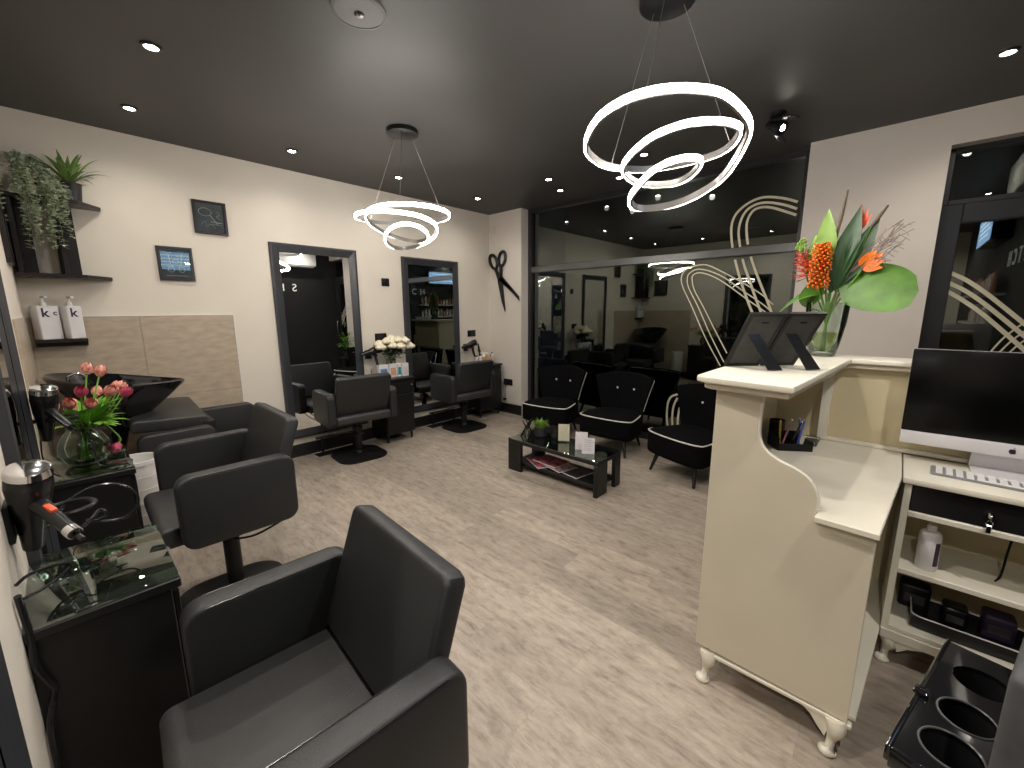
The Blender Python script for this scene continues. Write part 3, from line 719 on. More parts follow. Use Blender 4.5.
cord('black cord looping out from the large dryer in front of the tulip cabinet', [(3.005, -4.378, .963), (2.90, -4.365, .935), (2.80, -4.352, .91), (2.72, -4.335, .902), (2.72, -4.322, .897), (2.72, -4.322, .88), (2.72, -4.345, .872), (2.70, -4.361, .875), (2.70, -4.33, .857), (2.70, -4.282, .85), (2.71, -4.25, .875), (2.72, -4.243, .914), (2.72, -4.262, .954), (2.72, -4.30, .977), (2.72, -4.343, .978), (2.72, -4.387, .956), (2.72, -4.416, .925), (2.74, -4.44, .90), (2.78, -4.47, .93)])
cord('black cord loop hovering over the glass topped foreground cabinet', [(3.0, -4.49, .87), (2.93, -4.475, .855), (2.87, -4.435, .835), (2.84, -4.412, .815), (2.84, -4.411, .80), (2.86, -4.435, .79), (2.92, -4.467, .80), (3.0, -4.487, .83)], .004)
cord('thick black cord hanging down the wall beside the foreground cabinet', [(3.02, -4.49, .85), (3.0, -4.489, .77), (3.0, -4.487, .72), (3.01, -4.489, .66), (3.0, -4.478, .60), (3.0, -4.470, .57), (3.0, -4.478, .53), (3.02, -4.489, .47), (3.04, -4.489, .30)], .007)
cord('thin black cord from the small dryer down in front of the tulip vase', [(1.945, -4.358, 1.048), (1.82, -4.335, 1.02), (1.68, -4.318, .937), (1.68, -4.307, .85), (1.70, -4.295, .77), (1.72, -4.21, .765), (1.72, -4.185, .70), (1.72, -4.185, .50)], .003)
cord('thin black cord hanging straight down beside the small dryer', [(1.73, -4.46, 1.0), (1.73, -4.465, .93), (1.74, -4.468, .86), (1.735, -4.45, .79), (1.72, -4.43, .762)], .003)

# ------------------------------------------------------------------ tulips
VX, VY, VZ = 1.53, -4.335, .751
t = thing('glass_vase', 'round clear glass vase of tulips on the near wall cabinet', 'vase', (VX, VY, VZ))
b = MB(); b.lathe([(.045, 0.001), (.075, .015), (.095, .06), (.092, .11), (.07, .155), (.052, .175), (.054, .185), (.050, .185), (.048, .175), (.066, .152), (.088, .11), (.090, .06), (.07, .02), (.04, .010)], n=36); b.build('vase_glass', M['glass'], t, ang=80)
b = MB(); b.lathe([(.04, .011), (.069, .021), (.088, .06), (.089, .085)], n=32); b.build('water', M['water'], t, ang=80)
tulips = []
rr = random.Random(11)
heads = [(-.10, .10, .42, 'a'), (-.06, .055, .44, 'a'), (.16, .02, .36, 'b'), (-.25, .08, .30, 'a'), (.10, .11, .34, 'a'), (.02, .12, .33, 'a'), (-.12, .16, .33, 'a'), (-.02, .17, .31, 'b'), (-.04, .14, .34, 'a'),
         (-.17, .17, .31, 'a'), (.20, -.02, .32, 'a'), (.06, -.02, .27, 'a'), (.10, -.07, .30, 'a'), (.26, .04, .32, 'a')]
def tulip(head, kind, label, droop=False):
    t = thing('tulip', label, 'tulip', (VX, VY, VZ), group='pink tulips in the round vase')
    x, y, z = head
    P = catmull([(-x*.12, -y*.12, .03), (x*.12, y*.12, .19), (x*.6, y*.6, z*.72), (x, y, z)] if not droop else [(0, 0, .04), (.01, .03, .19), (.03, .075, .20), (x, y+.005, z+.03), (x, y, z)], 6)
    b = MB(); b.tube(P, .0035, 6); b.build('stem', M['tgreen'], t)
    d = (P[-1]-P[-4]).normalized(); q = d.to_track_quat('Z', 'Y').to_matrix().to_4x4()
    b = MB()
    for k in range(6):
        a = k*PI/3+rr.random()*.2; R = .021 if k % 2 else .024
        for nv in (0,):
            prev = None
            rows = []
            for j in range(6):
                s = j/5; rad = R*math.sin(.45+s*2.05)*1.05; hz = s*.058
                row = []
                for m_ in (-1, -.5, 0, .5, 1):
                    aa = a+m_*.62*(1-.55*s**3)*(1 if s < .95 else .35)
                    row.append(b.bm.verts.new(Vector(P[-1])+(q @ Vector((rad*math.cos(aa), rad*math.sin(aa), hz)))))
                rows.append(row)
            for A, B_ in zip(rows, rows[1:]):
                for u in range(4): b.bm.faces.new((A[u], A[u+1], B_[u+1], B_[u]))
    b.build('flower', M['tulip2' if kind == 'b' else 'tulip'], t, recalc=False)
    b = MB()
    for k in range(5):
        a = math.atan2(y, x)+rr.uniform(-1.1, 1.1); L = rr.uniform(.12, .23)
        base = Vector((x*.15, y*.15, .17)) if not droop else Vector((0, .01, .17))
        b.leaf(base, base+Vector((L*math.cos(a)*.9, L*math.sin(a)*.6+.02, rr.uniform(.02, .15))), .048, sag=.02, n=7)
    b.build('leaf', M['tgreen'], t, recalc=False, smooth=False)
LB = {0: 'tallest pink tulip, standing above all the others', 1: 'second tallest pink tulip, touching the tallest one', 3: 'pink tulip furthest towards the wash basin', 11: 'pink tulip hanging lowest among the green leaves', 13: 'pink tulip closest to the mirror frame at the left edge'}
for i, (x, y, z, k) in enumerate(heads): tulip((x, y, z), k, LB.get(i, 'pink tulip in the dense cluster above the leaves of the round vase'))
tulip((.0, .125, .075), 'b', 'dark pink tulip bent right over, its head hanging beside the vase', True)
t = thing('glass_block', 'small square glass ashtray at the front corner of the tulip cabinet', 'glass', (1.66, -4.235, .751))
b = MB(); b.prism(rrect(.09, .075, .012, 3), 0, .07, 'z', .004); b.build('block', M['glass'], t)

# ------------------------------------------------------------------ things on the left wall stations
dryer_holder('black wall holder above the cabinet between the two wall mirrors', (0, -1.975, 1.00), PI/2)
hd3 = hair_dryer('black hair dryer hanging between the two left wall mirrors', (.12, -1.975, 1.05), (0, 0, 0), False); orient(hd3, (.1, .9, .25), (.15, -.25, -.8))
dryer_holder('black wall holder in the corner above the far cabinet', (0, -.50, .98), PI/2)
hd4 = hair_dryer('black hair dryer hanging in the corner beside the scissors wall', (.12, -.50, 1.03), (0, 0, 0), False); orient(hd4, (.1, .9, .25), (.15, -.25, -.8))
cord('black cord hanging from the dryer between the two wall mirrors', [(.14, -2.02, .85), (.10, -2.0, .80), (.04, -1.93, .72), (.03, -1.92, .60)], .004)
def book_box(name, label, y, z0, w, h, m, x=.24, col=None, d=.05):
    t = thing(name, label, 'box', (x, y, z0))
    b = MB(); b.box(-d/2, d/2, -w/2, w/2, 0, h, .002, 1); b.build('carton', M['whitecard'], t)
    b = MB(); b.box(d/2, d/2+.001, -w*.36, w*.36, h*.15, h*.72); b.build('printed_panel', M[m], t)
TZ = .7405
book_box('product_carton', 'white carton with a blue printed picture under the white roses', -1.935, TZ, .115, .155, 'blue')
book_box('product_carton', 'white carton with a peach printed picture, in the middle of the row', -1.815, TZ, .095, .155, 'peach')
book_box('product_carton', 'narrow teal striped white carton in the row under the roses', -1.735, TZ, .05, .155, 'teal')
book_box('product_carton', 'plain white carton at the right end of the row under the roses', -1.655, TZ, .085, .15, 'silver')
t = thing('glass_vase', 'clear glass vase of white roses between the wall mirrors', 'vase', (.13, -1.76, TZ))
b = MB(); b.lathe([(.040, .001), (.045, .01), (.055, .20), (.052, .20), (.042, .012)], n=28); b.build('vase_glass', M['glass'], t, ang=80)
rr = random.Random(21)
rp = [(.05, -.17, .38), (.10, -.10, .41), (.02, -.09, .36), (.12, -.19, .35), (.06, -.02, .40), (.11, .04, .42), (.03, .08, .38), (.12, .12, .41), (.07, .17, .37), (.14, .05, .35), (.0, .02, .43), (.14, -.05, .36), (.10, .20, .34)]
for i, (x, y, z) in enumerate(rp):
    lab = 'white rose in the bouquet between the two wall mirrors'
    if i == 0: lab = 'white rose at the wash corner end of the bouquet'
    if i == 8: lab = 'white rose at the scissors wall end of the bouquet'
    r_ = thing('white_rose', lab, 'flower', (.13, -1.76, TZ), group='white roses in the glass vase')
    b = MB(); b.tube(catmull([(-x*.1, -y*.1, .02), (x*.15, y*.15, .19), (x, y, z)], 5), .0025, 5)
    for q_ in range(5): b.leaf((x*.6, y*.6, z*.78), (x*.6+rr.uniform(-.02, .07), y*.6+rr.uniform(-.08, .08), z*.78+rr.uniform(-.05, .03)), .05)
    b.leaf((x*.5, y*.5, z*.72), (x*.5+.05, y*.5+rr.uniform(-.07, .07), z*.72+.02), .04); b.leaf((x*.4, y*.4, z*.62), (x*.4+.04, y*.4+rr.uniform(-.08, .08), z*.6), .04)
    b.leaf((x*.7, y*.7, z*.85), (x*.7+.03, y*.7+rr.uniform(-.07, .07), z*.80), .035)
    b.build('stem', M['dgreen'], r_, recalc=False, smooth=False)
    b = MB()
    for q in range(3):
        for k in range(5):
            a = k*2*PI/5+q*.6; R = .046-.013*q
            b.ball((x+R*.7*math.cos(a), y+R*.7*math.sin(a), z+.012*q), R*.72, R*.72, .026, 8, 6)
    b.ball((x, y, z+.022), .016, .016, .016, 8, 6)
    b.build('bloom', M['rose'], r_)
t = thing('styling_product', 'gold bodied round tub on the corner cabinet', 'tub', (.20, -.33, TZ))
b = MB(); b.lathe([(.045, 0), (.05, .01), (.05, .13), (.045, .14)], n=24); b.build('tub_body', M['gold'], t)
b = MB(); b.lathe([(.052, .14), (.052, .165), (.04, .17)], n=24); b.build('lid', M['white'], t)
for i, (x, y, m_, h, lab) in enumerate([(.24, -.43, 'white', .15, 'white bottle left of the gold tub on the corner cabinet'), (.17, -.44, 'silver', .13, 'pale bottle behind the white one on the corner cabinet'), (.22, -.22, 'peach', .13, 'peach coloured bottle right of the gold tub'), (.16, -.14, 'white', .15, 'white bottle in the very corner beside the scissors wall')]):
    t = thing('styling_product', lab, 'bottle', (x, y, TZ), group='styling products on the corner cabinet')
    b = MB(); b.lathe([(.024, 0), (.026, .01), (.026, h*.8), (.012, h*.88)], n=16); b.build('bottle_body', M[m_], t)
    b = MB(); b.lathe([(.013, h*.88), (.013, h)], n=12); b.build('cap', M['blackplastic'], t)
t = thing('curling_iron', 'black curling iron standing in the corner above the gold tub', 'curling iron', (.12, -.34, TZ))
b = MB(); b.tube([(0, 0, .0), (.01, .0, .16), (.0, -.03, .30)], [.018, .016, .011], 12); b.build('iron_body', M['blackplastic'], t)
b = MB(); b.tube([(.0, -.02, .18), (.03, -.05, .26), (.01, -.07, .35)], .008, 8); b.build('clamp', M['blackplastic'], t)

# ------------------------------------------------------------------ ceiling
def ceil_xy(x, y): return 4.45+(x-4.45)*1.0233, -4.34+(y+4.34)*1.0233
DL = [(.648, -.81, 'corner downlight nearest the scissors wall', 12), (.668, -1.88, 'ceiling downlight above the far ring lamp wires', 12), (.64, -2.86, 'ceiling downlight above the mirror nearest the wash corner', 12),
      (.66, -3.85, 'ceiling downlight above the wash basin', 14), (1.58, -3.85, 'large looking ceiling downlight nearest the top left', 30), (1.70, -.81, 'ceiling downlight at the left end of the row before the shop window', 18),
      (2.70, -.79, 'ceiling downlight seen through the big near ring', 18), (1.55, -.41, 'ceiling downlight close to the window top, left', 6), (2.24, -.37, 'ceiling downlight close to the window top, left of the ring lamp', 6),
      (2.68, -3.88, 'ceiling downlight above the raised salon chair, out of frame', 45), (3.72, -3.80, 'ceiling downlight behind the camera side of the desk, out of frame', 54), (5.03, -3.02, 'ceiling downlight above the desk computer, at the right edge of the photo', 60), (4.7, -.85, 'ceiling downlight before the entrance door, out of frame', 25), (4.7, -5.4, 'added ceiling downlight behind the camera, unseen, brightening the desk end panel', 110)]  # last entry is an added, unseen lamp that fills the desk's near panel
for x, y, lab, big in DL:
    x, y = ceil_xy(x, y)
    t = thing('downlight', lab, 'downlight', (x, y, H), group='recessed ceiling downlights')
    b = MB(); b.lathe([(.030, -.001), (.030, -.010), (.044, -.006), (.046, 0)], n=28, cap0=False, cap1=False); b.build('trim_ring', M['blackmetal'], t)
    b = MB(); b.lathe([(.030, -.004), (.020, -.010), (.001, -.011)], n=20, cap0=True); b.build('lens', M['led'], t)
    L = bpy.data.lights.new('downlight_beam', 'SPOT'); L.energy = big; L.spot_size = math.radians(160); L.spot_blend = 1; L.shadow_soft_size = .03; L.color = (1, .93, .84)
    lo = bpy.data.objects.new('downlight_beam', L); COL.objects.link(lo); lo.location = (x, y, H-.03)
t = thing('ceiling_speaker', 'round grey ceiling speaker at the top edge of the photo', 'speaker', (*ceil_xy(2.56, -3.27), H))
b = MB(); b.lathe([(.118, 0), (.118, -.010), (.104, -.014)], n=48, cap1=False); b.build('rim', M['silver'] if False else M['spk'], t)
b = MB(); b.lathe([(.104, -.012), (.03, -.016), (.001, -.016)], n=48); b.build('speaker_grille', M['spk'], t)
b = MB(); b.lathe([(.022, -.016), (.018, -.024), (.002, -.026)], n=24); b.build('tweeter', M['blackplastic'], t)
x, y = ceil_xy(3.69, -.87)
t = thing('spot_lamp', 'black adjustable ceiling spot near the pier top', 'spotlight', (x, y, H))
b = MB(); b.lathe([(.05, 0), (.05, -.02), (.02, -.03)], n=24); b.build('ceiling_base', M['blackmetal'], t)
b = MB(); b.tube([(0, 0, -.02), (.0, 0, -.04)], .008); b.tube([(-.05, 0, -.04), (-.05, 0, -.09)], .006); b.tube([(.05, 0, -.04), (.05, 0, -.09)], .006); b.box(-.055, .055, -.012, .012, -.050, -.037); b.build('yoke', M['blackmetal'], t)
dirv = Vector((.75, -.35, -.45)).normalized(); q = dirv.to_track_quat('Z', 'Y').to_matrix().to_4x4()
b = MB(); b.lathe([(.030, -.07), (.036, -.02), (.044, .05), (.040, .05)], n=24); o = b.build('lamp_head', M['blackmetal'], t); o.matrix_local = Matrix.Translation((0, 0, -.085)) @ q
b = MB(); b.lathe([(.039, .046), (.02, .050), (.001, .051)], n=24); o = b.build('lens', M['led'], t); o.matrix_local = Matrix.Translation((0, 0, -.085)) @ q
for k in range(2):
    b = MB(); b.box(-.05, .05, -.002, .002, .0, .06); o = b.build('barn_door', M['blackmetal'], t); o.matrix_local = Matrix.Translation((0, 0, -.085)) @ q @ Matrix.Translation((0, .045*(1 if k else -1), .045)) @ Matrix.Rotation(math.radians(-30 if k else 30), 4, 'X')

# spiral ring pendants: one closed band winding three times
def ring_mesh(t, C, N):
    hh = .0145
    def band(name, ri, ro, hz, m_):
        b = MB(); R = []
        for p, a in C:
            n = Vector((math.cos(a), math.sin(a), 0))
            R.append([b.bm.verts.new(p+n*d+Vector((0, 0, dz))) for d, dz in ((ri, -hz), (ro, -hz*.92), (ro, hz*.92), (ri, hz))])
        for i in range(N):
            A = R[i]; B = R[(i+1) % N]
            for k in range(4): b.bm.faces.new((A[k], A[(k+1) % 4], B[(k+1) % 4], B[k]))
        return b.build(name, m_, t, ang=50)
    band('ring_body', -.006, .004, hh, M['ringm']); band('light_band', .0045, .012, hh*.86, M['ringe'])
    b = MB(); b.lathe([(.115, 0), (.115, -.030), (.108, -.034)], n=40); b.build('ceiling_canopy', M['blackmetal'], t)
    az0 = math.atan2(t.location.y+4.34, t.location.x-4.45)+.9
    for k in range(3):
        idx = max(range(N), key=lambda i_: C[i_][0].length_squared*0+(C[i_][0].xy.length)*.5*0+C[i_][0].z*.3+C[i_][0].x*math.cos(az0+k*2.094)+C[i_][0].y*math.sin(az0+k*2.094))
        p = C[idx][0]; aa = C[idx][1]
        b = MB(); b.tube([(.07*math.cos(aa), .07*math.sin(aa), -.03), p+Vector((0, 0, hh))], .0012, 5); b.build('suspension_wire', M['wire'], t)

def ring_lamp(label, cx, cy, prm):
    """prm: centre x, y, z, mean radius, radius swing, turn, height swings, loop tips, loop offsets, overall tilt"""
    t = thing('ring_lamp', label, 'pendant lamp', (cx, cy, H), group=None)
    if len(prm) > 20:
        P = catmull(prm, 8, True); C = []; N = len(P)
        for i in range(N):
            d = P[(i+1) % N]-P[i-1]; C.append((P[i]-Vector((cx, cy, H)), math.atan2(-d.x, d.y)))
        ring_mesh(t, C, N); return t
    ox, oy, zc, r0, r1, rot, za, zb, tl, tm, sx, sy, px, py = prm
    N = 260; C = []
    for i in range(N):
        a = 6*PI*i/N; c = math.cos(a/3); r = r0+r1*c
        X = sx*(1-c)+r*math.cos(rot+a); Y = sy*(1-c)+r*math.sin(rot+a)
        z = zc+za*c+zb*math.sin(a/3)+(tl*math.cos(a)+tm*math.sin(a))*(1-c)+px*X+py*Y
        C.append((Vector((ox-cx+X, oy-cy+Y, z-H)), rot+a))
    ring_mesh(t, C, N)
    return t
fx, fy = 1.562, -2.411; nx, ny = 3.56, -2.385
ring_lamp('spiral ring pendant lamp hanging further away, before the left wall mirrors', fx, fy, (1.5282, -2.4255, 2.1411, 0.2522, 0.1116, 2.196, 0.0922, -0.0247, -0.0377, -0.012, 0.0103, 0.006, 0, 0))
ring_lamp('large looking spiral ring pendant lamp hanging nearest the camera', nx, ny, [(3.396, -2.73, 2.19), (3.536, -2.867, 2.2), (3.656, -2.897, 2.215), (3.756, -2.878, 2.22), (3.846, -2.815, 2.22), (3.938, -2.756, 2.19), (3.98, -2.612, 2.14), (3.941, -2.51, 2.1), (3.844, -2.391, 2.04), (3.753, -2.389, 1.99), (3.652, -2.388, 1.965), (3.546, -2.398, 1.96), (3.488, -2.453, 1.965), (3.516, -2.546, 1.99), (3.622, -2.597, 2.05), (3.675, -2.558, 2.09), (3.725, -2.463, 2.12), (3.718, -2.314, 2.14), (3.616, -2.165, 2.135), (3.502, -2.119, 2.13), (3.378, -2.215, 2.14), (3.391, -2.397, 2.17), (3.57, -2.543, 2.2), (3.711, -2.538, 2.225), (3.806, -2.451, 2.24), (3.864, -2.342, 2.24), (3.849, -2.26, 2.23), (3.771, -2.156, 2.22), (3.66, -2.133, 2.21), (3.443, -2.224, 2.19), (3.336, -2.418, 2.18), (3.338, -2.595, 2.182)])

# ------------------------------------------------------------------ coffee table
t = thing('coffee_table', 'low black coffee table with a glass top in front of the waiting chairs', 'table', (2.345, -1.41, 0))
b = MB(); b.box(-.485, .485, -.19, .19, .27, .303, .002, 1); b.build('table_top', M['blackwood'], t)
b = MB(); b.box(-.483, .483, -.188, .188, .3035, .311, .002, 1); b.build('glass_top', M['topglass'], t)
b = MB(); b.box(-.45, .45, -.15, .15, .055, .085, .002, 1); b.build('lower_shelf', M['blackwood'], t)
for (x0, x1, y0, y1) in ((-.485, -.33, -.19, -.155), (-.485, -.33, .155, .19), (.45, .485, -.19, -.03), (.45, .485, .10, .19)):
    b = MB(); b.box(x0, x1, y0, y1, 0, .269, .002, 1); b.build('leg', M['blackwood'], t)
TT = .3115
t = thing('potted_grass', 'small green grass plant in a black pot on the coffee table', 'plant', (2.06, -1.36, TT))
b = MB(); b.lathe([(.05, 0), (.058, .01), (.062, .085), (.056, .085), (.05, .07)], n=28); b.build('pot', M['clay'], t)
rr = random.Random(31); b = MB()
for i in range(120):
    a = rr.uniform(0, 2*PI); r0 = rr.uniform(0, .045); L = rr.uniform(.03, .085); e = rr.uniform(.5, 1.4)
    p0 = Vector((r0*math.cos(a), r0*math.sin(a), .075)); b.leaf(p0, p0+Vector((L*math.cos(e)*math.cos(a), L*math.cos(e)*math.sin(a), L*math.sin(e)+.02)), .012, n=3, sag=.005)
b.build('grass', M['lgreen'], t, smooth=False, recalc=False)
t = thing('small_pot', 'small plain black pot behind the grass plant on the coffee table', 'pot', (2.17, -1.27, TT))
b = MB(); b.lathe([(.04, 0), (.045, .06), (.04, .06), (.035, .02)], n=24); b.build('pot_body', M['clay'], t)
t = thing('folding_stand', 'empty black folding stand at the left end of the coffee table', 'stand', (1.95, -1.43, TT), math.radians(20))
for s in (-1, 1):
    b = MB(); b.tube([(-.05, s*.035, .0), (.045, s*.035, .17)], .006, 8); b.tube([(.05, s*.035, 0), (-.03, s*.035, .15)], .006, 8); b.build('side_leg', M['blackmetal'], t)
b = MB(); b.tube([(-.05, -.035, .005), (-.05, .035, .005)], .005); b.tube([(.045, -.035, .165), (.045, .035, .165)], .005); b.tube([(.0, -.035, .085), (0, .035, .085)], .004); b.build('cross_bar', M['blackmetal'], t)
t = thing('drinking_glass', 'clear drinking glass beside the folding stand', 'glass', (2.01, -1.49, TT))
b = MB(); b.lathe([(.022, 0), (.026, .09), (.024, .09), (.020, .005)], n=24); b.build('tumbler', M['glass'], t)
t = thing('menu_holder', 'cream leaflet standing in a holder in the middle of the coffee table', 'leaflet', (2.33, -1.36, TT), math.radians(35))
b = MB(); b.box(-.055, .055, -.03, .03, 0, .010, .002); b.build('holder_foot', M['glass'], t)
b = MB(); b.box(-.05, .05, -.002, .002, .010, .165); l_ = b.build('leaflet', M['creamcard'], t)
b = MB()
for i in range(5): b.box(-.03, .03, -.0028, -.002, .04+i*.02, .044+i*.02)
b.build('print_lines', M['inner'], l_)
for i, (x, y, h, lab) in enumerate([(2.565, -1.43, .155, 'left and taller of the two white cards standing on the coffee table'), (2.665, -1.48, .135, 'right and shorter of the two white cards standing on the coffee table')]):
    t = thing('standing_card', lab, 'card', (x, y, TT), math.radians(32), 'white cards on the coffee table')
    b = MB(); b.prism([(-.012, 0), (.0, h), (.012, 0), (.010, 0), (.0, h-.01), (-.010, 0)], -.052, .052, 'x'); b.build('card', M['whitecard'], t, smooth=False)
    b = MB()
    for k in range(6): b.box(-.035, .035-.01*(k % 2), -.0125, -.0118, .03+k*.017, .032+k*.017)
    o = b.build('print_lines', M['purple'], t)
    o.matrix_local = Matrix.Rotation(math.radians(-4.6), 4, 'X') @ Matrix.Translation((0, .0005, 0))
def magazine(label, loc, rz, ms):
    t = thing('magazine', label, 'magazine', loc, rz, 'magazines under the coffee table')
    b = MB(); b.box(-.105, .105, -.14, .14, 0, .008, .001, 1); b.build('pages', M['whitecard'], t)
    b = MB(); b.box(-.104, .104, -.139, .139, .0081, .0095); b.build('cover', ms, t)
pinkm = mat('pink_magazine_cover', (.45, .10, .14), .3, noise=.95, nscale=14); redm = mat('red_magazine_cover', (.40, .25, .25), .3, noise=.9, nscale=18); darkm = mat('dark_magazine_cover', (.05, .03, .035), .3, noise=.9, nscale=14)
magazine('pink magazine at the left of the heap under the coffee table', (2.14, -1.43, .0855), math.radians(62), pinkm)
magazine('pale red magazine in the middle of the heap under the coffee table', (2.32, -1.42, .0955), math.radians(75), redm)
magazine('pink magazine lying on the others under the coffee table', (2.22, -1.40, .106), math.radians(85), pinkm)
magazine('dark magazine at the right of the heap under the coffee table', (2.48, -1.42, .0855), math.radians(80), darkm)

# ------------------------------------------------------------------ waiting chairs (front = local -Y)
def waiting_chair(label):
    t = thing('cocktail_chair', label, 'chair', group='black cocktail chairs before the shop window')
    fw, bw, yf, yb = .300, .235, -.285, .22
    out = catmull([(-fw, yf+.10, 0), (-fw+.03, yf+.02, 0), (-.12, yf-.015, 0), (.12, yf-.015, 0), (fw-.03, yf+.02, 0), (fw, yf+.10, 0), (bw+.01, yb-.1, 0), (bw-.05, yb, 0), (-bw+.05, yb, 0), (-bw-.01, yb-.1, 0)], 5, True)
    b = MB(); lay = [(.93, .180), (.99, .190), (1.0, .22), (1.0, .36), (.985, .385), (.90, .402), (.5, .415), (.02, .418)]
    rings = [[b.bm.verts.new((p.x*k, p.y*k, z)) for p in out] for k, z in lay]
    n = len(out)
    for A, B in zip(rings, rings[1:]):
        for i in range(n): b.bm.faces.new((A[i], A[(i+1) % n], B[(i+1) % n], B[i]))
    b.bm.faces.new(rings[0]); b.bm.faces.new(rings[-1])
    s = b.build('seat', M['velvet'], t, ang=60)
    front = [Vector((p.x*.99, p.y*.99, .385)) for p in out if p.y < yb-.12]
    front = sorted([p for p in front], key=lambda p: math.atan2(p.x, -p.y-.0))
    b = MB(); b.tube(front, .0065, 6); b.build('piping', M['piping'], s)
    # flared curved back
    def B_(u, v, off):
        x = (u*2-1); hw = .235+.100*v**1.2
        top = .430*(1-.09*abs(x)**3)
        z = .37+v*top
        y = .20+.075*v-(.085+.045*v)*x*x+off*(1-.25*abs(x))
        X = x*hw
        return Vector((X, y+.0, z))
    b = MB(); nu, nv = 22, 10
    F = [[b.bm.verts.new(B_(i/nu, j/nv, 0)) for j in range(nv+1)] for i in range(nu+1)]
    G = [[b.bm.verts.new(B_(i/nu, j/nv, .062)) for j in range(nv+1)] for i in range(nu+1)]
    for i in range(nu):
        for j in range(nv):
            b.bm.faces.new((F[i][j], F[i+1][j], F[i+1][j+1], F[i][j+1])); b.bm.faces.new((G[i][j], G[i][j+1], G[i+1][j+1], G[i+1][j]))
        b.bm.faces.new((F[i][nv], F[i+1][nv], G[i+1][nv], G[i][nv])); b.bm.faces.new((F[i][0], G[i][0], G[i+1][0], F[i+1][0]))
    for j in range(nv):
        b.bm.faces.new((F[0][j], F[0][j+1], G[0][j+1], G[0][j])); b.bm.faces.new((F[nu][j], G[nu][j], G[nu][j+1], F[nu][j+1]))
    bk = b.build('backrest', M['velvet'], t, ang=50)
    edge = [B_(0, j/nv, .078)+Vector((.001, 0, 0)) for j in range(1, nv)]+[B_(i/nu, 1, .066)+Vector((0, 0, -.012)) for i in range(0, nu+1)]+[B_(1, j/nv, .074)+Vector((.0005, 0, 0)) for j in range(nv-1, 0, -1)]
    b = MB(); b.tube(edge, .0060, 6); b.build('piping', M['piping'], bk)
    for sx in (-1, 1):
        p = B_(.5+sx*.17, .60, 0); b = MB(); b.ball((p.x, p.y-.003, p.z), .012, .006, .012, 12, 8); b.build('button', M['piping'], bk)
    for sx in (-1, 1):
        b = MB(); b.tube([(sx*.20, -.19, .200), (sx*.245, -.245, 0)], [.022, .012], 12); b.build('leg', M['blackwood'], t)
        b = MB(); b.tube([(sx*.16, .15, .215), (sx*.185, .25, 0)], [.022, .012], 12); b.build('leg', M['blackwood'], t)
    return t
w0 = waiting_chair('black white-piped cocktail chair furthest left, beside the scissors wall'); w0.location = (1.46, -.36, 0); w0.rotation_euler = (0, 0, math.radians(7))
dup(w0, (2.30, -.37, 0), math.radians(2), 'black white-piped cocktail chair in the middle of the three')
dup(w0, (3.19, -.57, 0), math.radians(-20), 'black white-piped cocktail chair furthest right, partly behind the reception desk')
# ------------------------------------------------------------------ reception desk
X0, X1, YF, YR = 3.988, 4.50, -2.738, -1.70   # outer left, right end, near panel, rear
t = thing('reception_desk', 'cream painted reception desk with a raised counter and curved end panel', 'desk', (0, 0, 0))
def curve_panel():
    top = 1.215
    c = catmull([(4.135, 0, top), (4.132, 0, 1.13), (4.135, 0, 1.06), (4.155, 0, 1.015), (4.20, 0, .985), (4.255, 0, .965), (4.295, 0, .935), (4.318, 0, .89), (4.322, 0, .85)], 4)
    pts = [(X0, .150)]+[(X0, top)]+[(p.x, p.z) for p in c]+[(4.322, .818), (4.478, .818), (4.478, .138)]
    return pts
b = MB(); b.prism(curve_panel(), YF, YF+.022, 'y', .002, 1); b.build('end_panel', M['cream'], t)
b = MB(); pp = catmull([(4.137, 0, 1.20), (4.134, 0, 1.13), (4.137, 0, 1.06), (4.157, 0, 1.017), (4.20, 0, .987), (4.255, 0, .967), (4.297, 0, .937), (4.320, 0, .89), (4.323, 0, .85)], 5)
b.tube([(p.x+.001, YF+.010, p.z) for p in pp], .0125, 8) if False else b.tube([(p.x+.001, YF+.006, p.z) for p in pp], .0065, 8); b.build('edge_bead', M['creamtop'], t)
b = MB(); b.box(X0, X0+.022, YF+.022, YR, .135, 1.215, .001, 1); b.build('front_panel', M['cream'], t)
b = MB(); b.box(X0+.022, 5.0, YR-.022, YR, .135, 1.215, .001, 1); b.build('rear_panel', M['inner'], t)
# raised counter, L shaped, moulded edge in two steps
L1 = [(3.955, -2.79), (4.235, -2.83), (4.305, -1.80), (5.02, -1.80), (5.02, -1.60), (3.935, -1.60), (3.925, -2.765)]
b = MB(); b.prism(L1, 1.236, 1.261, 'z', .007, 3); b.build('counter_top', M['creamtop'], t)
def inset(P, d):
    cx, cy = 4.3, -2.1; return [(x+(d if x < 4.1 else -d), y+(d if y < -2 else -d)) for x, y in P]
b = MB(); b.prism([(3.975, -2.775), (4.222, -2.807), (4.290, -1.785), (5.0, -1.785), (5.0, -1.62), (3.96, -1.62), (3.95, -2.755)], 1.213, 1.237, 'z', .006, 3); b.build('counter_moulding', M['cream'], t)
# uprights inside
b = MB(); b.box(4.205, 4.245, -1.778, YR-.022, .839, 1.213, .002, 1); b.build('corner_post', M['creamtop'], t)
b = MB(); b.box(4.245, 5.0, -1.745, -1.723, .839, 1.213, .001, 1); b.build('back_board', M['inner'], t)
b = MB(); b.box(4.245, 5.0, -1.773, -1.746, .839, .856, .002, 1); b.build('back_ledge', M['creamtop'], t)
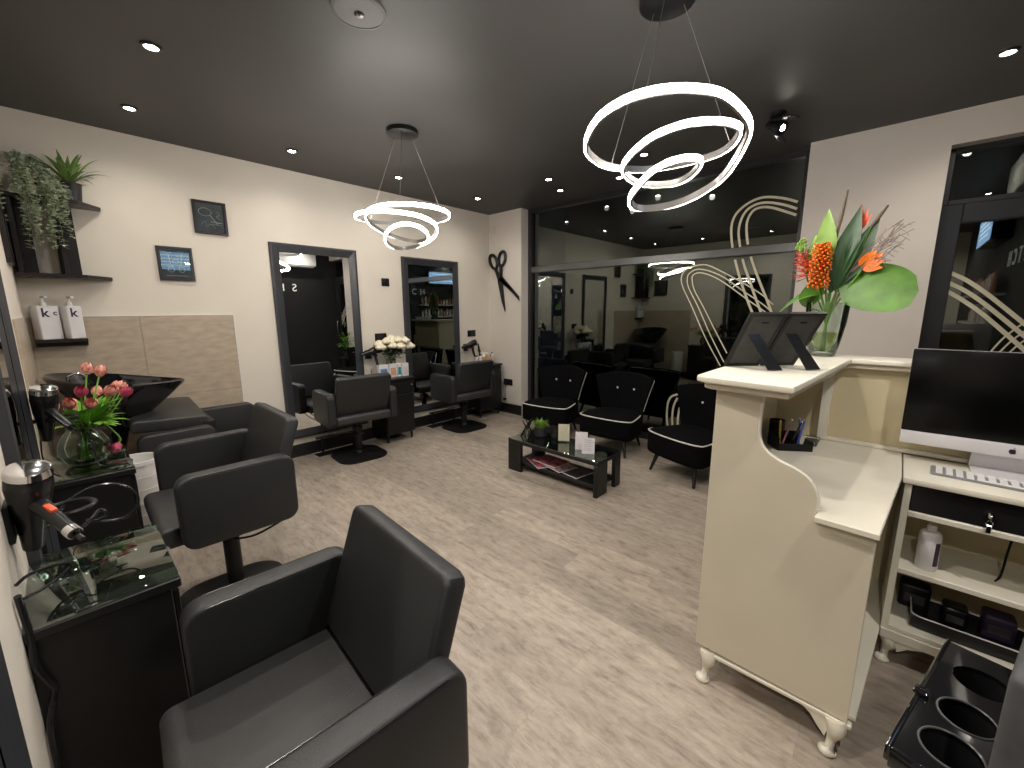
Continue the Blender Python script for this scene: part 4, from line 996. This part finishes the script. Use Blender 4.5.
# work surface
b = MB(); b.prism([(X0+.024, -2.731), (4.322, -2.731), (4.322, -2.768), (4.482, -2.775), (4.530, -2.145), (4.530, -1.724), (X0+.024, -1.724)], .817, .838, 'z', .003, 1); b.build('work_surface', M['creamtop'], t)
b = MB(); b.prism([(X0, YF+.022), (4.497, YF+.022), (4.540, -2.14), (4.540, YR-.022), (X0, YR-.022)], .140, .156, 'z', .002, 1); b.box(X0+.02, 4.490, YF-.004, YF+.0215, .122, .135, .002, 1); b.build('bottom_board', M['creamtop'], t)
b = MB(); b.box(4.43, 4.448, -2.25, -1.73, .157, .816); b.build('inner_divider', M['creamtop'], t)
def cabriole(parent, x, y, h=.105, s=1):
    b = MB(); b.tube(catmull([(x, y, h), (x+.006*s, y-.008, h*.75), (x-.002*s, y+.002, h*.45), (x-.006*s, y-.006, h*.18), (x-.010*s, y-.012, 0.012), (x-.010*s, y-.012, 0)], 4),
        [.030, .030, .030, .028, .026, .024, .021, .018, .016, .014, .013, .013, .014, .017, .020, .023, .026, .027, .025, .023, .020], 14)
    return b.build('leg', M['creamtop'], parent)
for (x, y) in ((4.035, -2.725), (4.448, -2.735), (4.03, -1.76), (4.44, -1.80)): cabriole(t, x, y, .13)
b = MB(); b.prism([(4.44, .122), (4.35, .122), (4.378, .105), (4.40, .075), (4.425, .045)], YF+.002, YF+.02, 'y'); b.build('leg_bracket', M['creamtop'], t)

# shelf unit under the computer
t = thing('shelf_unit', 'cream open shelf unit with a black drawer under the desk computer', 'shelf unit', (0, 0, 0))
UX0, UX1, UY0, UY1 = 4.542, 5.195, -2.13, -1.775
b = MB(); b.box(UX0-.008, UX1, UY0-.012, UY1, .812, .836, .004, 2); b.build('top_board', M['creamtop'], t)
for x in (UX0, UX1-.02):
    b = MB(); b.box(x, x+.022, UY0, UY1, .13, .811, .001, 1); b.build('side_panel', M['creamtop'], t)
b = MB(); b.box(UX0+.022, UX1-.02, UY1-.012, UY1, .13, .811); b.build('back_panel', M['inner'], t)
for z, nm in ((.675, 'shelf_board'), (.425, 'shelf_board'), (.16, 'shelf_board')):
    b = MB(); b.box(UX0+.022, UX1-.02, UY0+.001, UY1-.012, z, z+.022, .002, 1); b.build(nm, M['creamtop'], t)
b = MB(); b.box(UX0, UX1, UY0-.004, UY0+.018, .118, .160, .003, 1); b.build('bottom_rail', M['creamtop'], t)
b = MB(); b.box(UX0+.024, UX1-.022, UY0+.010, UY0+.20, .698, .809, .002, 1); dr = b.build('drawer', M['blackplastic'], t)
b = MB(); b.cyl((4.775, UY0+.016, .752), (4.775, UY0-.008, .752), .011, n=16); b.build('lock', M['chrome'], dr)
b = MB(); b.box(4.7735, 4.7765, UY0-.030, UY0-.008, .742, .762, .0005, 1); b.tube([(4.775+.008*math.cos(a), UY0-.022, .728+.010*math.sin(a)) for a in [2*PI*i/14 for i in range(14)]], .0018, 6, closed=True)
b.box(4.768, 4.782, UY0-.024, UY0-.021, .690, .722, .002, 1); b.build('key', M['chrome'], dr)
for (x, y) in ((UX0+.03, UY0+.03), (UX1-.04, UY0+.03)): cabriole(t, x, y, .118)
b = MB(); b.prism([(UX0+.05, .118), (UX0+.14, .118), (UX0+.09, .10), (UX0+.06, .07)], UY0, UY0+.018, 'y'); b.build('leg_bracket', M['creamtop'], t)
# inside the unit
t = thing('lotion_bottle', 'tall white bottle with a dark label on the upper open shelf of the unit', 'bottle', (4.645, -2.055, .4475))
b = MB(); b.lathe([(.031, 0), (.034, .006), (.034, .145), (.030, .158), (.014, .166)], n=28); b.build('bottle_body', M['whitecard'], t)
b = MB(); b.lathe([(.015, .166), (.015, .188), (.013, .190)], n=20); b.build('cap', M['white'], t)
b = MB()
P = [(.0346*math.cos(a), .0346*math.sin(a)) for a in [math.radians(-62+8*i) for i in range(5)]]
va = [b.bm.verts.new((x, y, .025)) for x, y in P]; vb = [b.bm.verts.new((x, y, .125)) for x, y in P]
for i in range(4): b.bm.faces.new((va[i], va[i+1], vb[i+1], vb[i]))
b.build('label_panel', M['purple'], t)
cd = cord('black cable lying at the right of the upper open shelf', [(4.84, -2.0, .445), (4.86, -1.95, .46), (4.87, -1.92, .55), (4.88, -1.90, .63)], .004)
t = thing('storage_tray', 'black basket tray with a pale rim on the lowest shelf of the unit', 'tray', (4.80, -2.00, .1825))
b = MB(); b.prism(rrect(.34, .17, .03, 4), 0, .012, 'z', .002, 1)
for (x0, x1, y0, y1) in ((-.17, .17, -.085, -.079), (-.17, .17, .079, .085), (-.17, -.164, -.08, .08), (.164, .17, -.08, .08)): b.box(x0, x1, y0, y1, .01, .055, .001, 1)
b.build('tray_body', M['blackplastic'], t)
b = MB(); b.tube([(x, y, .057) for x, y in rrect(.342, .172, .03, 4)], .0028, 6, closed=True); b.build('rim', M['silver'], t)
for i, (x, y, s, m_, lab) in enumerate([(4.64, -1.90, .10, 'blackmetal', 'dark hair clipper case behind the tray on the lowest shelf'), (4.76, -1.96, .075, 'blackplastic', 'black clipper box lying inside the basket tray'), (4.88, -1.95, .09, 'purple', 'dark box standing at the right inside the basket tray')]):
    t = thing('clipper_case', lab, 'case', (x, y, .183 if i == 0 else .196))
    b = MB(); b.box(-s/2, s/2, -.04, .04, 0, s*1.1, .012, 3); b.build('case_body', M[m_], t)
    b = MB(); b.box(-s/3, s/3, -.042, -.039, s*.3, s*.7, .001, 1); b.build('case_label', M['brushed'], t)

# computer
t = thing('desktop_computer', 'all-in-one desktop computer with a black screen and pale chin', 'computer', (4.835, -1.862, .8365), math.radians(1))
b = MB(); b.box(-.325, .325, -.010, .012, .135, .490, .004, 2); b.build('screen', M['screen'], t)
b = MB(); b.box(-.325, .325, -.0102, .012, .078, .1345, .004, 2); b.prism([(-.325, .08), (.325, .08), (.325, .49), (-.325, .49)], .012, .03, 'y', .008, 2); ch = b.build('chin_and_shell', M['silver'], t)
# bitten fruit emblem on the chin
b = MB()
ap = []
for i in range(40):
    a = 2*PI*i/40; r = .0105*(1+.10*math.cos(2*a)*0-.12*math.exp(-((a-PI/2)**2)/.06)-.06*math.exp(-((a-3*PI/2)**2)/.05)); x, z = r*math.cos(a), r*math.sin(a)*1.0
    dx, dz = x-.0125, z-.001
    if math.hypot(dx, dz) < .0055:
        k = .0055/max(1e-6, math.hypot(dx, dz)); x, z = .0125+dx*k, .001+dz*k
    ap.append((x-.04*0, z+.105))
b.prism(ap, -.0112, -.0100, 'y'); b.prism([(.0005, .1165), (.002, .120), (.0055, .1225), (.0045, .119)], -.0112, -.0100, 'y'); b.build('emblem', M['ink'], ch, smooth=False)
b = MB(); b.prism([(-.10, .004), (.08, .004), (.08, .008), (.05, .05), (.032, .15), (.026, .15), (.04, .05), (.05, .010), (-.10, .010)], -.10, .10, 'x', .002, 1, mtx=Matrix.Rotation(0, 4, 'Z')); b.build('stand_foot', M['silver'], t)
t = thing('keyboard', 'slim white computer keyboard in front of the screen', 'keyboard', (4.825, -1.985, .8365), math.radians(-3))
b = MB(); b.box(-.21, .21, -.057, .057, 0, .009, .004, 2); b.build('keyboard_body', mat('grey_keyboard_bed', (.22, .22, .23), .4), t)
for r in range(5):
    for c in range(14):
        b = MB(); x = -.195+.0286*c; y = .040-.021*r
        if r == 4 and 4 <= c <= 8:
            if c == 4: b.box(x-.002, x+.138, y-.0085, y+.0085, .009, .0115, .001, 1)
            else: b.bm.free(); continue
        else: b.box(x, x+.0200, y-.0068, y+.0068, .009, .0115, .001, 1)
        b.build('key', M['keyw'], t, smooth=False)

# on the raised counter
CT = 1.2615
def desk_frame(label, x, y, rz):
    t = thing('photo_frame', label, 'photo frame', (x, y, CT), math.radians(rz), 'photo frames on the counter')
    R = Matrix.Rotation(math.radians(34), 4, 'X')
    def add(b, name, m_): o = b.build(name, m_, t); o.matrix_local = R; return o
    w, h, f = .148, .262, .014
    b = MB(); b.box(-w/2, w/2, 0, .014, 0.0, f, .001, 1); b.box(-w/2, w/2, 0, .014, h-f, h, .001, 1); b.box(-w/2, -w/2+f, 0, .014, f, h-f, .001, 1); b.box(w/2-f, w/2, 0, .014, f, h-f, .001, 1)
    add(b, 'frame_border', M['blackwood'])
    b = MB(); b.box(-w/2+f, w/2-f, .002, .008, f, h-f); add(b, 'backing_board', M['brushed'])
    b = MB(); b.box(-w/2+f, w/2-f, .0085, .010, f, h-f); add(b, 'photo', M['whitecard'])
    b = MB(); b.box(-.012, .012, -.001, .002, h-.045, h-.040); add(b, 'hanger', M['blackmetal'])
    b = MB(); b.prism([(.020, 0), (.078, 0), (.010, .150), (-.034, .150)], -.002, .002, 'y', .001, 1)
    o = b.build('easel_strut', M['blackplastic'], t); o.matrix_local = Matrix.Translation((-.01, -.150, 0.003)) @ Matrix.Rotation(math.radians(-24), 4, 'X')
    return t
# frames face the customer; struts towards the camera side
desk_frame('black photo frame seen from behind on the counter, left one', 3.985, -2.415, 46)
desk_frame('black photo frame seen from behind on the counter, right one beside the vase', 4.092, -2.305, 46)

VXX, VYY = 4.180, -1.735
t = thing('glass_vase', 'tall clear glass vase of tropical flowers on the reception counter', 'vase', (VXX, VYY, CT))
b = MB(); b.lathe([(.050, .001), (.056, .008), (.070, .08), (.084, .17), (.090, .265), (.087, .265), (.080, .17), (.066, .08), (.050, .012)], n=36); b.build('vase_glass', M['glass'], t, ang=80)
b = MB(); b.lathe([(.050, .013), (.065, .08), (.071, .12)], n=32); b.build('water', M['water'], t, ang=80)
# camera-side frame of reference for the arrangement: right (a) and away (c) as seen across the desk
ra = Vector((math.cos(math.radians(-8)), math.sin(math.radians(-8)), 0)); rc = Vector((math.sin(math.radians(8)), math.cos(math.radians(8)), 0))
def A(u, z, d=0):
    if z > .24: z = z+.048-max(0, z-.40)*.21; u = u*.90-.004
    return ra*u+rc*d+Vector((0, 0, z))
def stem_thing(name, label, cat, group=None): return thing(name, label, cat, (VXX, VYY, CT), 0, group)
def stemtube(b, p, r=.004): b.tube(catmull([A(0, .02)-Vector((p.x*.1, p.y*.1, 0)), A(0, .20)+Vector((p.x*.1, p.y*.1, 0)), Vector(p)], 5), r, 7)
def big_leaf(label, p0, p1, w, m_, sag=0, side=None, shape=None, fold=.25, name='broad_leaf'):
    t = stem_thing(name, label, 'leaf', 'leaves of the tropical bouquet')
    b = MB(); stemtube(b, Vector(p0)); b.build('leaf_stem', M['green'], t)
    b = MB(); b.leaf(p0, p1, w, sag=sag, side=side, n=14, fold=fold, shape=shape); b.build('leaf_blade', m_, t, recalc=False, smooth=True, ang=80)
    return t
S_ = ra
big_leaf('pale green upright leaf at the top left of the tropical bouquet', A(-.03, .40), A(-.045, .74), .085, M['lgreen'], side=S_)
big_leaf('lime green upright leaf behind the orange flower spike', A(-.05, .30), A(-.10, .60, .02), .10, M['lgreen'], side=S_)
big_leaf('dark green blade rising in the middle of the tropical bouquet', A(.01, .26), A(.09, .735, .02), .11, M['dgreen'], side=S_+Vector((0, 0, .1)))
big_leaf('dark green blade leaning right of the middle one', A(.03, .26), A(.17, .66, .03), .10, M['dgreen'], side=S_+Vector((0, 0, -.3)))
rnd = lambda t: (math.sin(PI*min(1, (t*1.02)))**.55) if 0 < t < 1 else 0.02
big_leaf('huge round green leaf spreading to the right of the bouquet', A(.04, .295), A(.365, .26, -.04), .235, M['green'], sag=.01, side=rc*.35+Vector((0, 0, .9)), shape=lambda t: max(.02, (4*t*(1-t))**.4), fold=.12, name='round_leaf')
big_leaf('broad green leaf drooping to the left over the photo frames', A(-.0, .26), A(-.24, .155, -.05), .10, M['green'], sag=.05, side=rc*.9+Vector((0, 0, .5)), name='round_leaf')
big_leaf('broad green leaf folded over the rim of the tall vase', A(-.09, .24), A(-.03, .36, -.06), .10, M['green'], sag=.0, side=ra*.8, name='round_leaf')
for k, (u, z, dd, lab) in enumerate([(-.035, .0, -.05, 'dense orange flower spike in the middle of the bouquet')]):
    t = stem_thing('flower_spike', lab, 'flower'); b = MB(); stemtube(b, A(u, .28, dd)); b.tube([A(u, .27, dd), A(u-.005, .52, dd)], .006, 7); b.build('flower_stem', M['green'], t)
    rr = random.Random(41); b = MB()
    for i in range(150):
        a = i*2.4; zz = .275+.235*i/150; R = .041*(1-.25*(i/150)**3)*rr.uniform(.8, 1.1); c = A(u-.003, zz, dd)
        v = Vector((math.cos(a)*R, math.sin(a)*R, .012)); b.leaf(c+v*.25, c+v, .020, n=3, sag=.004); b.ball(c+v, .0055, .0055, .0055, 6, 4)
    b.build('orange_florets', M['orange'], t, smooth=False)
t = stem_thing('flower_spike', 'coral red flower spike with green buds at the left of the bouquet', 'flower'); b = MB(); stemtube(b, A(-.10, .33, -.02)); b.tube([A(-.10, .33, -.02), A(-.15, .55, -.02)], .004, 7); b.build('flower_stem', M['green'], t)
rr = random.Random(42); b = MB()
for i in range(80):
    s = i/80; c = A(-.105-.04*s, .34+.15*s, -.02); a = i*2.4; R = .055*(1-.6*s); v = Vector((math.cos(a)*R, math.sin(a)*R, rr.uniform(-.015, .02)))
    b.tube([c, c+v], .0022, 5); b.leaf(c+v*.6, c+v*1.25, .015, n=3)
b.build('coral_florets', M['red'], t, smooth=False, recalc=False)
b = MB()
for i in range(22):
    c = A(-.15+rr.uniform(-.02, .02), .50+.07*i/22, -.02+rr.uniform(-.02, .02)); b.ball(c, .006, .006, .008, 7, 5); b.tube([A(-.145, .48, -.02), c], .0015, 4)
b.build('green_buds', M['lgreen'], t)
t = stem_thing('bird_of_paradise', 'orange crane-like bloom at the right of the bouquet', 'flower'); b = MB(); stemtube(b, A(.13, .36, -.01)); b.build('flower_stem', M['green'], t)
b = MB()
for (du, dz, w) in ((.08, .07, .045), (.05, .09, .05), (.09, .03, .045), (.02, .08, .04), (.085, -.005, .04)): b.leaf(A(.13, .375, -.01), A(.13+du, .375+dz, -.01), w, n=6, side=ra*dz-Vector((0, 0, du)))
b.build('orange_petals', M['orange'], t, smooth=False, recalc=False)
t = stem_thing('bird_of_paradise', 'red pointed bloom showing behind the dark middle blade', 'flower'); b = MB(); stemtube(b, A(.085, .56, .02)); b.build('flower_stem', M['green'], t)
b = MB()
for (du, dz, w) in ((.005, .15, .03), (.03, .13, .03), (.05, .10, .025), (-.02, .11, .025)): b.leaf(A(.085, .58, .03), A(.085+du, .58+dz, .03), w, n=6, side=ra)
b.build('red_petals', M['red'], t, smooth=False, recalc=False)
for lab, p, q in (('long brown bud spike standing highest in the bouquet', A(.0, .56, .01), A(.025, .83, .01)), ('brown bud spike leaning right above the dark blades', A(.14, .60, .02), A(.195, .71, .02))):
    t = stem_thing('bud_spike', lab, 'bud'); b = MB(); stemtube(b, p, .003); b.build('bud_stem', M['green'], t)
    b = MB(); b.tube([p, p.lerp(q, .5), q], [.006, .008, .004], 8); b.build('bud', M['brownstem'], t)
t = stem_thing('twig_spray', 'spray of bare grey curly twigs reaching right from the bouquet', 'twigs'); b = MB()
rr = random.Random(44)
for i in range(16):
    e = A(rr.uniform(.20, .33), rr.uniform(.46, .62), rr.uniform(-.04, .04)) if i < 12 else A(rr.uniform(.20, .26), rr.uniform(.38, .43), 0)
    p0 = A(.08, .36); P = catmull([p0, p0.lerp(e, .35)+Vector((rr.uniform(-.015, .015), 0, rr.uniform(-.02, .02))), p0.lerp(e, .65)+Vector((rr.uniform(-.015, .015), 0, rr.uniform(-.03, .03))), p0.lerp(e, .85)+Vector((0, 0, rr.uniform(-.02, .02))), e], 4)
    b.tube(P, .0018, 4)
    for q in (8, 11, 13): b.tube([P[q], P[q]+ra*rr.uniform(0, .04)+Vector((0, 0, rr.uniform(-.03, .035)))], .0012, 4)
stemtube(b, A(.08, .36), .003); b.build('twigs', M['twig'], t)
rr = random.Random(45); t = stem_thing('filler_leaves', 'narrow dark leaves filling the right side of the bouquet', 'leaves'); b = MB()
for i in range(16):
    u = rr.uniform(.04, .17); b.leaf(A(.03, .27), A(u, rr.uniform(.38, .60), rr.uniform(-.04, .03)), .018, n=6, side=ra)
b.build('narrow_leaves', M['dgreen'], t, smooth=False, recalc=False)

# plant on a low stand by the pier, seen in the left wall mirror
t = thing('plant_stand', 'black stand by the pier, hidden behind the desk but seen in a wall mirror', 'stand', (4.05, -.30, 0))
b = MB(); b.box(-.17, .17, -.15, .15, .50, .53, .003, 1); b.build('stand_top', M['blackwood'], t)
for sx in (-1, 1):
    for sy in (-1, 1):
        b = MB(); b.box(sx*.145-.015, sx*.145+.015, sy*.125-.015, sy*.125+.015, 0, .50); b.build('leg', M['blackwood'], t)
t = thing('potted_plant', 'leafy green plant on the stand by the pier, seen in a wall mirror', 'plant', (4.05, -.30, .5305))
b = MB(); b.lathe([(.05, 0), (.07, .12), (.065, .12), (.05, .10)], n=24); b.build('pot', M['clay'], t)
rr = random.Random(60); b = MB()
for i in range(46):
    a = rr.uniform(0, 2*PI); L = rr.uniform(.08, .24); z = rr.uniform(.12, .40); p0 = Vector((0, 0, .10+z*.3)); p1 = Vector((L*.6*math.cos(a), L*.6*math.sin(a), .10+z))
    b.tube([p0, p1], .0025, 4); b.leaf(p1, p1+Vector((.09*math.cos(a), .09*math.sin(a), rr.uniform(-.03, .04))), .05, n=5, sag=.01)
b.build('foliage', M['green'], t, smooth=False, recalc=False)

# on the work surface
WZ = .8385
t = thing('pen_cup', 'dark round pen cup in the corner of the desk', 'pen cup', (4.055, -1.93, WZ))
b = MB(); b.lathe([(.034, 0), (.036, .105), (.033, .105), (.031, .006)], n=28, cap1=True); b.build('cup', M['blackmetal'], t)
t = thing('desk_organiser', 'black mesh desk organiser full of pens beside the curved panel', 'organiser', (4.130, -2.03, WZ), math.radians(35))
b = MB(); b.box(-.075, .075, -.055, .055, 0, .004)
for (x0, x1, y0, y1, h) in ((-.075, .075, -.055, -.052, .035), (-.075, .075, .052, .055, .07), (-.075, -.072, -.055, .055, .06), (.072, .075, -.055, .055, .045), (-.01, -.007, -.055, .055, .05)): b.box(x0, x1, y0, y1, .004, h)
b.build('organiser_tray', M['blackmetal'], t)
rr = random.Random(50)
for i, (m_, x, y, dx, dy, lab) in enumerate([('penyellow', -.05, -.01, .0, -.03, 'yellow pen leaning in the desk organiser'), ('penpink', -.03, .01, .03, .0, 'pink pen leaning in the desk organiser'), ('penblue', .02, -.02, .02, .02, 'blue pen lying lowest in the desk organiser'), ('penblue', .035, -.01, -.01, .03, 'blue pen leaning back in the desk organiser'), ('blackplastic', -.02, -.03, .04, .01, 'black pen in the desk organiser'), ('creamcard', .055, .02, .01, .01, 'cream eraser stick at the right end of the organiser')]):
    t = thing('pen', lab, 'pen', (4.130+x*.82-y*.57, -2.03+x*.57+y*.82, WZ+.006), 0, 'pens in the desk organiser')
    h = .13 if i != 5 else .05
    b = MB(); b.tube([(0, 0, 0), (dx, dy, h)], .0045 if i != 5 else .012, 8); b.build('barrel', M[m_], t)
    b = MB(); b.tube([(dx, dy, h), (dx*1.06, dy*1.06, h*1.06)], .003, 8); b.build('tip', M['chrome'], t)
t = thing('clip_tray', 'flat clear tray beside the corner post on the desk', 'tray', (4.175, -1.86, WZ))
b = MB(); b.box(-.05, .05, -.07, .07, 0, .003); b.tube([(x, y, .012) for x, y in rrect(.10, .14, .01, 3)], .002, 5, closed=True); b.build('tray_body', M['greyalu'], t)

# ------------------------------------------------------------------ salon trolley at the lower right
t = thing('salon_trolley', 'black salon trolley with round holder holes at the lower right corner', 'trolley', (4.628, -3.344, 0), math.radians(-13.4))
TZ2 = .80
def plate_with_holes():
    bm = bmesh.new(); x0, x1, y0, y1 = -.066, .033, -.190, .190
    holes = [(-.009, -.122, .038, .040), (-.007, -.022, .037, .039), (-.006, .098, .040, .040)]
    cells = [(-.190, -.068), (-.068, .045), (.045, .190)]
    n = 32
    for (cx, cy, rx, ry), (a0, a1) in zip(holes, cells):
        O, I = [], []
        for i in range(n):
            a = 2*PI*i/n+PI/4; c, s = math.cos(a), math.sin(a); k = 1/max(abs(c), abs(s))
            px, py = c*k, s*k
            X = (x0+x1)/2+px*(x1-x0)/2; Y = (a0+a1)/2+py*(a1-a0)/2
            O.append((X, Y)); I.append((cx+rx*c, cy+ry*s))
        for z0_, z1_ in ((-.012, 0),):
            vo = [bm.verts.new((x, y, z1_)) for x, y in O]; vi = [bm.verts.new((x, y, z1_)) for x, y in I]
            wo = [bm.verts.new((x, y, z0_)) for x, y in O]; wi = [bm.verts.new((x, y, z0_)) for x, y in I]
            for i in range(n):
                j = (i+1) % n
                bm.faces.new((vo[i], vo[j], vi[j], vi[i])); bm.faces.new((wo[i], wi[i], wi[j], wo[j])); bm.faces.new((vi[i], vi[j], wi[j], wi[i])); bm.faces.new((vo[i], wo[i], wo[j], vo[j]))
    b = MB(); b.merge(bm); return b, holes
b, holes = plate_with_holes(); o = b.build('holder_plate', M['gloss'], t); o.location = (0, 0, TZ2)
for (cx, cy, rx, ry) in holes[:2]:
    b = MB(); b.tube([(cx+rx*math.cos(a), cy+ry*math.sin(a), TZ2+.0005) for a in [2*PI*i/40 for i in range(40)]], .0018, 6, closed=True); b.build('hole_rim', M['greyalu'], t)
    b = MB(); b.lathe([(rx*.98, -.008), (rx*.9, -.10), (rx*.2, -.105)], (cx, cy, TZ2), 28, cap0=False, cap1=True); b.build('holder_cup', M['blackplastic'], t)
b = MB(); cx, cy, rx, ry = holes[2]; b.lathe([(rx*.98, -.008), (rx*.9, -.06), (rx*.2, -.065)], (cx, cy, TZ2), 28, cap0=False, cap1=True, sy=ry/rx); b.build('holder_cup', M['blackplastic'], t)
b = MB(); b.box(-.066, .032, -.198, -.190, TZ2-.035, TZ2+.002, .003, 2); b.box(-.072, -.064, -.198, .195, TZ2-.026, TZ2+.003, .003, 2); b.box(-.076, -.054, -.035, -.015, TZ2+.0005, TZ2+.010, .003); b.build('plate_edge', M['gloss'], t)
b = MB(); b.box(.066, .40, -.20, .20, .08, TZ2-.06, .006, 2)
b.build('trolley_body', M['blackplastic'], t)
b = MB(); b.box(.0335, .40, -.27, .23, TZ2-.06, TZ2+.26, .012, 3); b.build('padded_side', M['greycloth'], t)
for k in range(4):
    b = MB(); b.box(.08, .385, -.215, -.201, .12+k*.15, .24+k*.15, .004, 1); b.build('drawer', M['blackplastic'], t)
b = MB(); b.box(.045, .10, -.03, .03, TZ2-.05, TZ2-.013); b.build('bracket', M['blackmetal'], t)
for sx in (.10, .36):
    for sy in (-.19, .19):
        b = MB(); b.ball((sx, sy, .03), .015, .03, .03); b.cyl((sx, sy, .03), (sx, sy, .09), .008); b.build('castor', M['blackplastic'], t)

# ------------------------------------------------------------------ night world and output look
w = bpy.data.worlds.new('night'); sc.world = w; w.use_nodes = True
w.node_tree.nodes['Background'].inputs[0].default_value = (.010, .013, .02, 1); w.node_tree.nodes['Background'].inputs[1].default_value = .6
sc.view_settings.view_transform = 'Standard'; sc.view_settings.look = 'None'; sc.view_settings.gamma = 1; sc.view_settings.use_curve_mapping = False
sc.view_settings.exposure = 0.52
sc.cycles.max_bounces = 8; sc.cycles.transparent_max_bounces = 16; sc.cycles.caustics_reflective = False; sc.cycles.caustics_refractive = False
sc.cycles.sample_clamp_indirect = 6
